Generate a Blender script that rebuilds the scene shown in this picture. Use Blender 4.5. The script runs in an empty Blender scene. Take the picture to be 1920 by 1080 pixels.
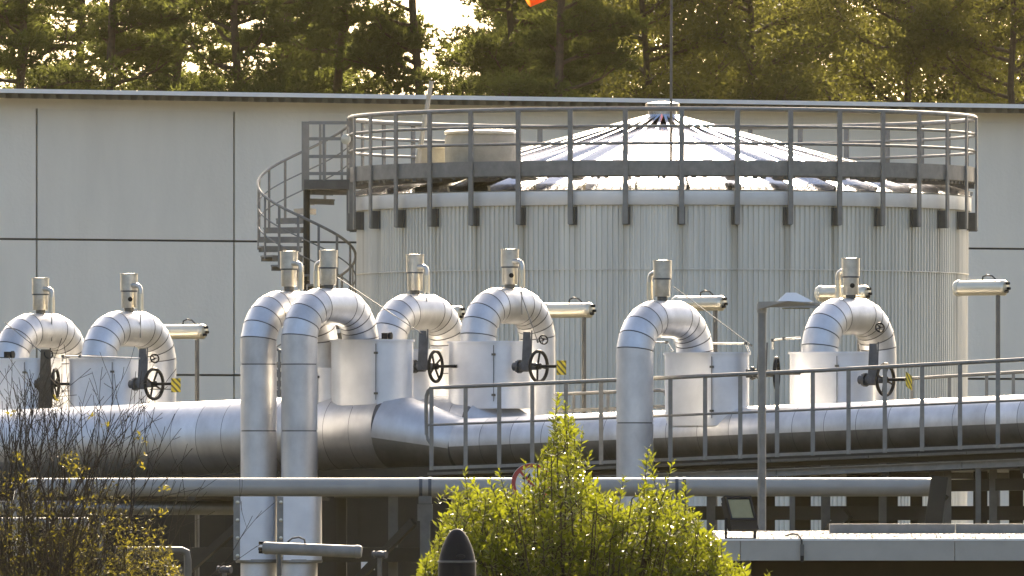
import bpy, math, random
from mathutils import Vector, Matrix, noise
R = math.radians
random.seed(11)
SC = bpy.context.scene
COL = SC.collection
# ---------------------------------------------------------------- camera
F, YH, ZC = 24000.0, 950.0, 3.0           # focal length in photo pixels, horizon row, eye height
cam_d = bpy.data.cameras.new('camera')
cam = bpy.data.objects.new('camera', cam_d); COL.objects.link(cam)
cam.location = (0, 0, ZC); cam.rotation_euler = (R(90), 0, 0)
cam_d.sensor_width = 36; cam_d.lens = F / 1920 * 36
cam_d.shift_y = (YH - 540) / 1920
cam_d.clip_start = 1; cam_d.clip_end = 6000
SC.camera = cam
# ---------------------------------------------------------------- world, sun, exposure
SUN_EL, SUN_AZ = 21.0, 4.0                # azimuth in degrees right of the view axis
wd = bpy.data.worlds.new('World'); SC.world = wd; wd.use_nodes = True
wn = wd.node_tree.nodes; wl = wd.node_tree.links
sky = wn.new('ShaderNodeTexSky'); sky.sky_type = 'NISHITA'; sky.sun_disc = False
sky.sun_elevation = R(SUN_EL); sky.sun_rotation = R(SUN_AZ)
sky.air_density = 0.78; sky.dust_density = 7.0; sky.ozone_density = 1.0
bg = wn['Background']; bg.inputs['Strength'].default_value = 0.12
wl.new(sky.outputs['Color'], bg.inputs['Color'])
sun_d = bpy.data.lights.new('sun', 'SUN'); sun_d.energy = 4.6; sun_d.angle = R(0.6); sun_d.color = (1, 0.84, 0.62)
sun = bpy.data.objects.new('sun', sun_d); COL.objects.link(sun)
sd = Vector((math.sin(R(SUN_AZ)) * math.cos(R(SUN_EL)), math.cos(R(SUN_AZ)) * math.cos(R(SUN_EL)), math.sin(R(SUN_EL))))
sun.rotation_euler = sd.to_track_quat('Z', 'Y').to_euler()
sun.location = (40, 300, 140)
SC.view_settings.view_transform = 'Standard'; SC.view_settings.look = 'None'
SC.view_settings.exposure = 1.95; SC.view_settings.gamma = 1.0; SC.view_settings.use_curve_mapping = False
SC.cycles.use_denoising = True
SC.cycles.max_bounces = 8; SC.cycles.transparent_max_bounces = 8
SC.cycles.volume_bounces = 0
SC.cycles.sample_clamp_indirect = 6.0

# ---------------------------------------------------------------- helpers
def W(px, py, Y):
    """the point at distance Y that lies on the sight line through a photo pixel"""
    return Vector(((px - 960) * Y / F, Y, ZC + (YH - py) * Y / F))
def Zat(py, Y): return ZC + (YH - py) * Y / F
def Xat(px, Y): return (px - 960) * Y / F

MATS = {}
def mat(name, col, rough=0.5, metal=0.0, var=0.12, scale=3.0, bump=0.0, bscale=40.0, stretch=(1, 1, 1),
        col2=None, rvar=0.06, objvar=0.0, spec=0.5, transl=None, coat=0.0):
    m = bpy.data.materials.new(name); m.use_nodes = True
    n = m.node_tree.nodes; l = m.node_tree.links
    b = n['Principled BSDF']; out = n['Material Output']
    b.inputs['Metallic'].default_value = metal
    b.inputs['Specular IOR Level'].default_value = spec
    b.inputs['Coat Weight'].default_value = coat
    geo = n.new('ShaderNodeNewGeometry')
    mp = n.new('ShaderNodeMapping'); mp.inputs['Scale'].default_value = stretch
    l.new(geo.outputs['Position'], mp.inputs['Vector'])
    nz = n.new('ShaderNodeTexNoise'); nz.inputs['Scale'].default_value = scale; nz.inputs['Detail'].default_value = 6
    nz.inputs['Roughness'].default_value = 0.62
    l.new(mp.outputs['Vector'], nz.inputs['Vector'])
    ramp = n.new('ShaderNodeMapRange'); ramp.inputs['From Min'].default_value = 0.3; ramp.inputs['From Max'].default_value = 0.7
    l.new(nz.outputs['Fac'], ramp.inputs['Value'])
    mix = n.new('ShaderNodeMix'); mix.data_type = 'RGBA'
    c2 = col2 if col2 else tuple(c * (1 - var * 2) for c in col)
    mix.inputs['A'].default_value = (*c2, 1); mix.inputs['B'].default_value = (*col, 1)
    l.new(ramp.outputs['Result'], mix.inputs['Factor'])
    src = mix.outputs['Result']
    if objvar:
        oi = n.new('ShaderNodeObjectInfo')
        mr = n.new('ShaderNodeMapRange'); mr.inputs['To Min'].default_value = 1 - objvar; mr.inputs['To Max'].default_value = 1 + objvar * 0.5
        l.new(oi.outputs['Random'], mr.inputs['Value'])
        mm = n.new('ShaderNodeMix'); mm.data_type = 'RGBA'; mm.blend_type = 'MULTIPLY'; mm.inputs['Factor'].default_value = 1
        l.new(src, mm.inputs['A']); l.new(mr.outputs['Result'], mm.inputs['B']); src = mm.outputs['Result']
    l.new(src, b.inputs['Base Color'])
    rr = n.new('ShaderNodeMapRange'); rr.inputs['To Min'].default_value = rough + rvar; rr.inputs['To Max'].default_value = max(0.02, rough - rvar)
    l.new(nz.outputs['Fac'], rr.inputs['Value']); l.new(rr.outputs['Result'], b.inputs['Roughness'])
    if bump:
        nb = n.new('ShaderNodeTexNoise'); nb.inputs['Scale'].default_value = bscale; nb.inputs['Detail'].default_value = 3
        l.new(geo.outputs['Position'], nb.inputs['Vector'])
        bp = n.new('ShaderNodeBump'); bp.inputs['Strength'].default_value = bump; bp.inputs['Distance'].default_value = 0.02
        l.new(nb.outputs['Fac'], bp.inputs['Height']); l.new(bp.outputs['Normal'], b.inputs['Normal'])
    if transl:
        tr = n.new('ShaderNodeBsdfTranslucent'); tr.inputs['Color'].default_value = (*transl, 1)
        if objvar: pass
        ms = n.new('ShaderNodeMixShader'); ms.inputs['Fac'].default_value = 0.5
        l.new(b.outputs['BSDF'], ms.inputs[1]); l.new(tr.outputs['BSDF'], ms.inputs[2])
        l.new(ms.outputs['Shader'], out.inputs['Surface'])
    MATS[name] = m
    return m
M_ALU = mat('aluminium_jacket', (0.71, 0.705, 0.70), 0.5, 0.93, 0.12, 3.4, 0.10, 5, objvar=0.14, rvar=0.13, stretch=(1, 1, .6))
M_ALUD = mat('dull_shade_aluminium_jacket', (0.30, 0.30, 0.29), 0.5, 0.9, 0.15, 3, 0.05, 8, objvar=0.12)  # darker copy of the jacket metal, with shade put into its colour
M_ALUB = mat('weathered_aluminium_box', (0.76, 0.77, 0.79), 0.5, 0.7, 0.08, 2.5, 0.04, 8, objvar=0.05)
M_SEAM = mat('dark_seam_core', (0.16, 0.16, 0.17), 0.6, 0.6)  # dark core seen in the open joints between jacket sections
M_STAIN = mat('vent_stack_steel', (0.62, 0.59, 0.52), 0.38, 0.9, 0.16, 9, 0.03, 30)
M_GALV = mat('galvanised_steel', (0.27, 0.26, 0.235), 0.6, 0.35, 0.14, 6, 0.03, 60)
M_GALVD = mat('dark_galvanised_steel', (0.14, 0.135, 0.12), 0.6, 0.3, 0.16, 6, 0.03, 60)
M_DARK = mat('dark_painted_steel', (0.026, 0.023, 0.018), 0.55, 0.2, 0.2, 4)
M_BLACK = mat('black_paint', (0.008, 0.008, 0.009), 0.6, 0.0, spec=0.25)
M_IRON = mat('grey_cast_iron', (0.10, 0.105, 0.115), 0.5, 0.4, 0.2, 12)
M_RUST = mat('brown_painted_casting', (0.10, 0.08, 0.055), 0.5, 0.3, 0.2, 14)
M_WALL = mat('off_white_render', (0.84, 0.785, 0.66), 0.85, 0.0, 0.07, 0.8, 0.25, 14, stretch=(1, 1, 0.22), objvar=0.05, spec=0.2)
M_JOINT = mat('dark_joint_backing', (0.09, 0.09, 0.085), 0.8)
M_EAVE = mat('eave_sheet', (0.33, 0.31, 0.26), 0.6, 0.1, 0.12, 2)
M_EAVEW = mat('eave_trim', (0.84, 0.82, 0.77), 0.5, 0.0, 0.05, 2)
M_TANK = mat('tank_corrugated_cladding', (0.81, 0.775, 0.67), 0.5, 0.3, 0.12, 1.6, 0.03, 30, stretch=(1.8, 1.8, 0.12), rvar=0.1)
M_TROOF = mat('tank_roof_sheet', (0.60, 0.61, 0.65), 0.15, 1.0, 0.06, 2.0, 0.02, 5, objvar=0.12, rvar=.04)
M_FASC = mat('tank_fascia_band', (0.80, 0.82, 0.82), 0.5, 0.6, 0.06, 2.5)
M_CONC = mat('pale_concrete', (0.46, 0.43, 0.34), 0.75, 0.0, 0.14, 5, 0.2, 30)
M_PAINT = mat('grey_painted_pipe', (0.34, 0.32, 0.28), 0.42, 0.1, 0.08, 3, 0.02, 20)
M_LAMPH = mat('lamp_housing', (0.66, 0.61, 0.48), 0.34, 0.75, 0.06, 5)
M_YEL = mat('yellow_tag_base', (0.62, 0.47, 0.02), 0.5)
M_FASW = mat('white_fascia', (0.42, 0.39, 0.33), 0.6, 0.0, 0.07, 3, 0.05, 30)
M_MEMB = mat('pale_gravel_roofing', (0.36, 0.33, 0.28), 0.85, 0.0, 0.2, 14, 0.4, 80)
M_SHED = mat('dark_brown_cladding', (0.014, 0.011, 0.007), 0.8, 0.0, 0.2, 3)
M_SHEDT = mat('pale_shed_roof', (0.50, 0.40, 0.22), 0.7)
M_BARK = mat('pine_bark', (0.10, 0.060, 0.035), 0.85, 0.0, 0.25, 8, 0.5, 25)
M_TWIG = mat('twig_bark', (0.060, 0.040, 0.022), 0.75, 0.0, 0.3, 20)
M_NEED = mat('pine_needles', (0.04, 0.058, 0.018), 0.6, 0, 0.2, 0.5, col2=(0.03, 0.035, 0.012), transl=(0.15, 0.165, 0.034), spec=0.2)
M_NEED2 = mat('autumn_leaves', (0.065, 0.055, 0.016), 0.6, 0, 0.2, 0.4, col2=(0.035, 0.042, 0.014), transl=(0.19, 0.185, 0.036), spec=0.2)
M_LEAF = mat('evergreen_leaf', (0.07, 0.105, 0.010), 0.36, 0, 0.2, 5.0, col2=(0.028, 0.05, 0.006), transl=(0.18, 0.195, 0.010))
M_LEAFB = mat('willow_leaf', (0.085, 0.085, 0.015), 0.5, 0, 0.2, 3.0, col2=(0.055, 0.045, 0.012), transl=(0.20, 0.17, 0.015))
M_LEAFD = mat('withered_leaf', (0.045, 0.038, 0.016), 0.6, 0, 0.2, 3.0, col2=(0.03, 0.03, 0.012), transl=(0.06, 0.052, 0.012))
M_ORANGE = mat('orange_windsock_cloth', (0.75, 0.16, 0.02), 0.7, transl=(0.8, 0.2, 0.02), var=0.05)
M_RED = mat('sign_red', (0.42, 0.05, 0.04), 0.5)
M_WHITE = mat('sign_white', (0.70, 0.68, 0.64), 0.5, var=0.04)
M_GLASS = mat('floodlight_glass', (0.24, 0.23, 0.11), 0.25, 0.0, 0.1, 6)
M_TUBEG = mat('lamp_tube_plastic', (0.60, 0.57, 0.45), 0.25, 0.0, 0.04, 6)
M_BOLL = mat('slate_grey_post_paint', (0.010, 0.010, 0.012), 0.7, 0.0, 0.06, 8, spec=0.2)
M_GRND = mat('ground_grass_gravel', (0.042, 0.038, 0.024), 0.95, 0, 0.2, 0.8, 0.3, 6, col2=(0.03, 0.03, 0.015))
M_CABLE = mat('black_cable', (0.02, 0.02, 0.022), 0.5)

def striped(name, c1, c2, sc):
    m = bpy.data.materials.new(name); m.use_nodes = True; n = m.node_tree.nodes; l = m.node_tree.links
    b = n['Principled BSDF']; g = n.new('ShaderNodeNewGeometry'); wv = n.new('ShaderNodeTexWave')
    wv.wave_type = 'BANDS'; wv.bands_direction = 'DIAGONAL'; wv.inputs['Scale'].default_value = sc; wv.inputs['Distortion'].default_value = 1.2
    rp = n.new('ShaderNodeValToRGB'); rp.color_ramp.interpolation = 'CONSTANT'
    rp.color_ramp.elements[0].color = (*c1, 1); rp.color_ramp.elements[1].color = (*c2, 1); rp.color_ramp.elements[1].position = 0.6
    l.new(g.outputs['Position'], wv.inputs['Vector']); l.new(wv.outputs['Fac'], rp.inputs['Fac']); l.new(rp.outputs['Color'], b.inputs['Base Color'])
    b.inputs['Roughness'].default_value = 0.45
    return m
M_TAG = striped('yellow_black_stripes', (0.62, 0.47, 0.02), (0.10, 0.08, 0.012), 7.0)

UP = Vector((0, 0, 1))
ORG = {}
def org(o): return ORG.get(o.name, Vector((0, 0, 0)))
def tag(o, label=None, cat=None, group=None, kind=None):
    if label: o['label'] = label
    if cat: o['category'] = cat
    if group: o['group'] = group
    if kind: o['kind'] = kind
    return o
def empty(name, loc, label, cat, group=None):
    o = bpy.data.objects.new(name, None); COL.objects.link(o)
    o.location = loc; o.empty_display_size = 0.2
    ORG[o.name] = Vector(loc)
    return tag(o, label, cat, group)

def frame(d):
    d = d.normalized()
    u = Vector((0, 0, 1)) if abs(d.z) < 0.95 else Vector((0, 1, 0))
    s = d.cross(u).normalized(); u = s.cross(d).normalized()
    return s, u
class MB:
    def __init__(s): s.v = []; s.f = []; s.mi = []; s.cur = 0
    def face(s, idx): s.f.append(idx); s.mi.append(s.cur)
    def add(s, vs, fs):
        o = len(s.v); s.v += [Vector(p) for p in vs]
        for f in fs: s.face([i + o for i in f])
        return s
    def box(s, c, sx, sy, sz, rz=0.0):
        cs, sn = math.cos(rz), math.sin(rz); vs = []
        for z in (-.5, .5):
            for x, y in ((-.5, -.5), (.5, -.5), (.5, .5), (-.5, .5)):
                X, Yy = x * sx, y * sy
                vs.append((c[0] + X * cs - Yy * sn, c[1] + X * sn + Yy * cs, c[2] + z * sz))
        return s.add(vs, [(3, 2, 1, 0), (4, 5, 6, 7), (0, 1, 5, 4), (1, 2, 6, 5), (2, 3, 7, 6), (3, 0, 4, 7)])
    def bar(s, p, q, w, h, up=None):
        p, q = Vector(p), Vector(q); d = (q - p).normalized()
        if up is None: sd_, u = frame(d)
        else:
            u = Vector(up); sd_ = d.cross(u).normalized(); u = sd_.cross(d).normalized()
        vs = []
        for e in (p, q):
            for a, b in ((-.5, -.5), (.5, -.5), (.5, .5), (-.5, .5)): vs.append(e + sd_ * (a * w) + u * (b * h))
        return s.add(vs, [(3, 2, 1, 0), (4, 5, 6, 7), (0, 1, 5, 4), (1, 2, 6, 5), (2, 3, 7, 6), (3, 0, 4, 7)])
    def tube(s, pts, r, n=10, cap=True):
        pts = [Vector(p) for p in pts]; N = len(pts)
        rs = r if isinstance(r, (list, tuple)) else [r] * N
        o = len(s.v); prev = None
        for i, p in enumerate(pts):
            if i == 0: d = pts[1] - pts[0]
            elif i == N - 1: d = pts[-1] - pts[-2]
            else: d = (pts[i + 1] - p).normalized() + (p - pts[i - 1]).normalized()
            d.normalize()
            if prev is None: a = frame(d)[0]; b = d.cross(a)
            else:
                a = prev - d * prev.dot(d)
                if a.length < 1e-5: a = frame(d)[0]
                else: a.normalize()
                b = d.cross(a)
            prev = a
            for k in range(n):
                t = 2 * math.pi * k / n
                s.v.append(p + a * (math.cos(t) * rs[i]) + b * (math.sin(t) * rs[i]))
        for i in range(N - 1):
            for k in range(n):
                k2 = (k + 1) % n
                s.face([o + i * n + k, o + i * n + k2, o + (i + 1) * n + k2, o + (i + 1) * n + k])
        if cap:
            s.face([o + k for k in range(n)][::-1]); s.face([o + (N - 1) * n + k for k in range(n)])
        return s
    def rev(s, prof, c, n=24, a0=0.0, a1=2 * math.pi, caps=True, axis=None):
        """profile of (radius, height) turned about a vertical axis at c, or about `axis`"""
        c = Vector(c); full = abs(a1 - a0 - 2 * math.pi) < 1e-6
        if axis is None: A = Vector((0, 0, 1)); U = Vector((1, 0, 0)); V = Vector((0, 1, 0))
        else:
            A = Vector(axis).normalized(); U, V = frame(A); V = A.cross(U)
        o = len(s.v); m = n if full else n + 1
        for r_, z in prof:
            for k in range(m):
                t = a0 + (a1 - a0) * k / n
                s.v.append(c + A * z + U * (math.cos(t) * r_) + V * (math.sin(t) * r_))
        for i in range(len(prof) - 1):
            for k in range(n):
                k2 = (k + 1) % m
                s.face([o + i * m + k, o + i * m + k2, o + (i + 1) * m + k2, o + (i + 1) * m + k])
        if caps and full:
            if prof[0][0] > 1e-4: s.face([o + k for k in range(m)][::-1])
            if prof[-1][0] > 1e-4: s.face([o + (len(prof) - 1) * m + k for k in range(m)])
        return s
    def prism(s, poly, z0, z1, z0f=None):
        """vertical prism on a list of (x, y)"""
        n = len(poly); o = len(s.v)
        for z in (z0, z1):
            for x, y in poly: s.v.append(Vector((x, y, z)))
        for k in range(n):
            k2 = (k + 1) % n; s.face([o + k, o + k2, o + n + k2, o + n + k])
        s.face([o + k for k in range(n)][::-1]); s.face([o + n + k for k in range(n)])
        return s
    def torus(s, c, axis, Rr, r, n=28, m=8):
        A = Vector(axis).normalized(); U, V = frame(A); c = Vector(c)
        o = len(s.v)
        for i in range(n):
            t = 2 * math.pi * i / n; e = U * math.cos(t) + V * math.sin(t)
            for j in range(m):
                q = 2 * math.pi * j / m
                s.v.append(c + e * (Rr + r * math.cos(q)) + A * (r * math.sin(q)))
        for i in range(n):
            for j in range(m):
                i2, j2 = (i + 1) % n, (j + 1) % m
                s.face([o + i * m + j, o + i2 * m + j, o + i2 * m + j2, o + i * m + j2])
        return s
    def mesh(s, name, mats, origin=Vector((0, 0, 0)), smooth=True, ang=40):
        me = bpy.data.meshes.new(name)
        me.from_pydata([tuple(p - origin) for p in s.v], [], s.f)
        for m in (mats if isinstance(mats, (list, tuple)) else [mats]): me.materials.append(m)
        if any(s.mi): me.polygons.foreach_set('material_index', s.mi)
        if smooth:
            me.shade_smooth(); me.set_sharp_from_angle(angle=R(ang))
        me.update(); return me
    def build(s, name, mats, parent=None, smooth=True, ang=40, origin=None):
        base = org(parent) if parent is not None else (Vector(origin) if origin is not None else Vector((0, 0, 0)))
        o = bpy.data.objects.new(name, s.mesh(name, mats, base, smooth, ang)); COL.objects.link(o)
        if parent is not None: o.parent = parent
        else: o.location = base
        ORG[o.name] = base
        return o
def inst(src, parent, loc=(0, 0, 0), rot=(0, 0, 0), name=None):
    o = src.copy(); COL.objects.link(o)
    o.parent = parent; o.location = loc; o.rotation_euler = rot
    ORG[o.name] = org(parent)
    return o

# pipeline axis: perpendicular foot points at a photo column
TH = R(35)
AX0 = (-1.187, 178.0); AD = Vector((math.cos(TH), -math.sin(TH), 0)); PD = Vector((math.sin(TH), math.cos(TH), 0))
def axpt(px, off=0.0):
    x0 = AX0[0] + off * PD.x; y0 = AX0[1] + off * PD.y; k = (px - 960) / F
    t = (k * y0 - x0) / (AD.x - k * AD.y)
    return Vector((x0 + t * AD.x, y0 + t * AD.y, 0))
def sval(p): return (p - Vector((AX0[0], AX0[1], 0))).dot(AD)
S450 = sval(axpt(450)); S1080 = sval(axpt(1080))
def zbig(s): return 3.976 + 0.030 * (s - S450)
def zsmall(s): return 3.927 + 0.031 * (s - S1080)
def apt(s, off, z): return Vector((AX0[0], AX0[1], 0)) + AD * s + PD * off + Vector((0, 0, z))

# ================================================================= SETTING
g = MB(); g.add([(-1500, -200, 0), (1500, -200, 0), (1500, 2500, 0), (-1500, 2500, 0)], [(0, 1, 2, 3)])
tag(g.build('ground', M_GRND, smooth=False), 'dull grass and gravel ground of the plant', None, None, 'structure')

# ----------------------------------------------------------------- hall behind
HA = Vector((-10.24, 256, 0)); HB = Vector((10.64, 266, 0)); HD = (HB - HA).normalized(); HN = Vector((HD.y, -HD.x, 0))  # HN faces the camera
def hs(px):
    k = (px - 960) / F; return (k * HA.y - HA.x) / (HD.x - k * HD.y)
def hp(s, out, z): return HA + HD * s + HN * out + Vector((0, 0, z))
hall = empty('hall', (0.2, 262, 0), 'long off-white panelled hall with a corrugated eave under the pine trees', 'building')
HRZ = math.atan2(HD.y, HD.x)
S0, S1 = hs(-420), hs(2350)
m = MB()
m.add([hp(S0, -0.1, 0), hp(S1, -0.1, 0), hp(S1, -0.1, 11.2), hp(S0, -0.1, 11.2), hp(S0, -12, 0), hp(S1, -12, 0), hp(S1, -12, 11.2), hp(S0, -12, 11.2)],
      [(0, 1, 2, 3), (5, 4, 7, 6), (4, 0, 3, 7), (1, 5, 6, 2), (3, 2, 6, 7)])
m.build('wall_core', M_JOINT, hall, smooth=False)
sj = [S0, hs(69), hs(439), hs(1262), hs(2085), S1]
zj = [0.0, 2.95, 5.652, 8.355, 10.97]
GAP = 0.021
for i in range(len(sj) - 1):
    for j in range(len(zj) - 1):
        a, b = sj[i] + GAP, sj[i + 1] - GAP; z0, z1 = zj[j] + (GAP if j else 0), zj[j + 1] - (GAP if j < 3 else 0.001)
        m = MB(); c = hp((a + b) / 2, -0.04, (z0 + z1) / 2); m.box(c, b - a, 0.08, z1 - z0, HRZ)
        m.build('panel', M_WALL, hall, smooth=False)
m = MB(); m.box(hp((S0 + S1) / 2, -0.042, 11.09), S1 - S0, 0.084, 0.238, HRZ); m.build('top_band', M_WALL, hall, smooth=False)
# eave: trapezoid sheet running out from the wall, seen from below
m = MB(); pitch = 0.272; n = int((S1 - S0) / pitch); OUT = 0.62
for k in range(n):
    s = S0 + k * pitch
    prof = [(0, 11.255), (0.05, 11.255), (0.085, 11.15), (0.2, 11.15), (0.235, 11.255), (pitch, 11.255)]
    for (sa, za), (sb, zb) in zip(prof[:-1], prof[1:]):
        m.add([hp(s + sa, OUT, za), hp(s + sb, OUT, zb), hp(s + sb, -0.05, zb + 0.03), hp(s + sa, -0.05, za + 0.03)], [(0, 1, 2, 3)])
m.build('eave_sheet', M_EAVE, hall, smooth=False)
m = MB(); m.box(hp((S0 + S1) / 2, OUT + 0.012, 11.298), S1 - S0, 0.03, 0.085, HRZ); m.build('eave_trim', M_EAVEW, hall, smooth=False)
m = MB()
m.add([hp(S0, OUT, 11.27), hp(S1, OUT, 11.27), hp(S1, -6, 11.30), hp(S0, -6, 11.30), hp(S1, -12.4, 11.22), hp(S0, -12.4, 11.22),
       hp(S0, OUT, 11.33), hp(S1, OUT, 11.33), hp(S1, -6, 11.36), hp(S0, -6, 11.36), hp(S1, -12.4, 11.28), hp(S0, -12.4, 11.28)],
      [(3, 2, 1, 0), (5, 4, 2, 3), (6, 7, 8, 9), (9, 8, 10, 11), (0, 1, 7, 6), (4, 5, 11, 10), (0, 6, 9, 3), (3, 9, 11, 5), (1, 2, 8, 7), (2, 4, 10, 8)])
m.build('roof', M_EAVEW, hall, smooth=False)

# ----------------------------------------------------------------- pine wood behind the hall
def blade(mb, p, d, L, w, rng):
    s_, u = frame(d)
    a = rng.uniform(0, math.pi); e = (s_ * math.cos(a) + u * math.sin(a)) * (w / 2)
    o = len(mb.v); mb.v += [p - e, p + e, p + d * L]; mb.face([o, o + 1, o + 2])
def rand_dir(rng):
    while True:
        v = Vector((rng.uniform(-1, 1), rng.uniform(-1, 1), rng.uniform(-1, 1)))
        if 0.05 < v.length < 1: return v.normalized()
def make_tree(seed, kind, height):
    rng = random.Random(seed)
    trunk = MB(); crown = MB()
    pts = []; x = y = 0.0
    for i in range(12):
        pts.append(Vector((x, y, height * i / 11.0))); x += rng.uniform(-.2, .2); y += rng.uniform(-.2, .2)
    trunk.tube(pts, [(.17 if kind == 'pine' else .14) * (1 - 0.8 * i / 11) + 0.02 for i in range(12)], 8)
    def tp(z):
        f = min(10.999, z / height * 11); i = int(f); return pts[i].lerp(pts[i + 1], f - i)
    z = height * 0.42 if kind == 'pine' else height * 0.3
    while z < height - 0.3:
        f = (z / height - 0.35) / 0.65
        if kind == 'pine': L = (2.9 - 1.7 * max(0, f)) * rng.uniform(0.6, 1.1)
        else: L = (3.0 - 1.5 * abs(f - .2)) * rng.uniform(0.6, 1.1)
        az = rng.uniform(0, 2 * math.pi); base = tp(z)
        up = rng.uniform(0.0, 0.45)
        d = Vector((math.cos(az), math.sin(az), up)).normalized()
        lp = [base]; cur = base.copy(); dd = d.copy()
        for k in range(5):
            cur = cur + dd * (L / 5); lp.append(cur.copy()); dd = (dd + Vector((rng.uniform(-.28, .28), rng.uniform(-.28, .28), rng.uniform(-.12, .25)))).normalized()
        trunk.tube(lp, [0.055, 0.045, 0.035, 0.025, 0.018, 0.008], 5)
        for k in range(2, 6):
            for q in range(rng.choice((1, 1, 2)) if kind == 'pine' else 3):
                c = lp[k] + Vector((rng.uniform(-.5, .5), rng.uniform(-.5, .5), rng.uniform(-.1, .3)))
                trunk.tube([lp[k - 1], lp[k - 1].lerp(c, .6) + Vector((0, 0, .05)), c], [0.016, 0.011, 0.005], 4, cap=False)
                if kind == 'pine':
                    for _ in range(34):
                        o_ = rand_dir(rng); p = c + Vector((o_.x * .5, o_.y * .5, o_.z * .22)) * rng.uniform(.2, 1)
                        ax = (Vector((o_.x, o_.y, o_.z * .4 + .45))).normalized()
                        for _ in range(9):
                            dv = (ax * rng.uniform(.5, 1.2) + rand_dir(rng) * .75).normalized()
                            blade(crown, p + dv * -.02, dv, rng.uniform(.13, .24), rng.uniform(.026, .05), rng)
                else:
                    for _ in range(62):
                        o_ = rand_dir(rng); p = c + Vector((o_.x * .7, o_.y * .7, o_.z * .5)) * rng.uniform(.2, 1)
                        blade(crown, p, rand_dir(rng), rng.uniform(.07, .15), rng.uniform(.05, .1), rng)
        z += rng.uniform(0.16, 0.34) if kind == 'pine' else rng.uniform(.2, .36)
    return trunk, crown
protos = {}
for key, kind, seed, h, mt in (('pine_a', 'pine', 3, 19.5, M_NEED), ('pine_b', 'pine', 8, 18.0, M_NEED), ('pine_c', 'pine', 21, 20.5, M_NEED),
                               ('leaf_a', 'leaf', 5, 18.5, M_NEED2), ('leaf_b', 'leaf', 14, 17.5, M_NEED2)):
    t, c = make_tree(seed, kind, h)
    protos[key] = (t.mesh('trunk', M_BARK), c.mesh('crown', mt, smooth=False))
def plant_tree(name, key, px, Y, rz, sc, label, group):
    e = empty(name, (Xat(px, Y), Y, 0), label, 'tree', group)
    e.rotation_euler = (0, 0, rz); e.scale = (sc, sc, sc)
    for nm, me in zip(('trunk', 'crown'), protos[key]):
        o = bpy.data.objects.new(nm, me); COL.objects.link(o); o.parent = e
LP_ = 'tall thin pine with a loose needle crown behind the left end of the hall'
LP2 = 'tall pine with a needle crown behind the hall, above the spiral stair and tank'
LL_ = 'dense bushy olive tree behind the hall, beyond the right side of the tank'
trees = [('pine_b', 520, 336, 4.7, 1.15), ('pine_a', 40, 292, .3, 1.0), ('pine_c', 190, 301, 1.9, 1.0), ('pine_b', 120, 318, 4.0, 1.12), ('pine_b', 300, 310, 2.6, 1.0),
         ('pine_a', 457, 296, 5.1, 1.02), ('pine_c', 530, 316, .9, 1.0), ('pine_b', 600, 300, 3.3, 1.06), ('pine_a', -60, 312, 2.2, 1.05)]
for i, (k, px, Y, rz, sc) in enumerate(trees): plant_tree('pine_tree', k, px, Y, rz, sc, LP_, 'pines behind the left end of the hall')
trees = [('pine_c', 780, 298, 3.9, .98), ('pine_a', 945, 303, 1.2, .95), ('pine_b', 1000, 322, 5.5, 1.1), ('pine_c', 1030, 294, 2.0, .97), ('pine_a', 1110, 312, 4.4, 1.05),
         ('pine_b', 1090, 330, 1.4, 1.16), ('pine_a', 1000, 338, 5.0, 1.12)]
for i, (k, px, Y, rz, sc) in enumerate(trees): plant_tree('pine_tree', k, px, Y, rz, sc, LP2, 'pines behind the hall and tank')
trees = [('leaf_a', 1190, 300, .4, 1.0), ('leaf_b', 1300, 306, 2.3, 1.06), ('leaf_a', 1400, 298, 4.4, 1.0), ('leaf_b', 1500, 312, 1.2, 1.1), ('leaf_a', 1590, 325, 3.5, 1.1),
         ('leaf_b', 1700, 300, 5.4, 1.04), ('leaf_a', 1790, 308, .9, 1.02), ('leaf_b', 1880, 298, 3.0, 1.0), ('leaf_a', 1960, 312, 2.5, 1.1), ('leaf_a', 1250, 330, 1.9, 1.15),
         ('leaf_b', 1450, 335, 5.0, 1.2), ('leaf_a', 1750, 335, 4.0, 1.2)]
for i, (k, px, Y, rz, sc) in enumerate(trees): plant_tree('leafy_tree', k, px, Y, rz, sc, LL_, 'bushy trees behind the right of the hall')

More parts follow.
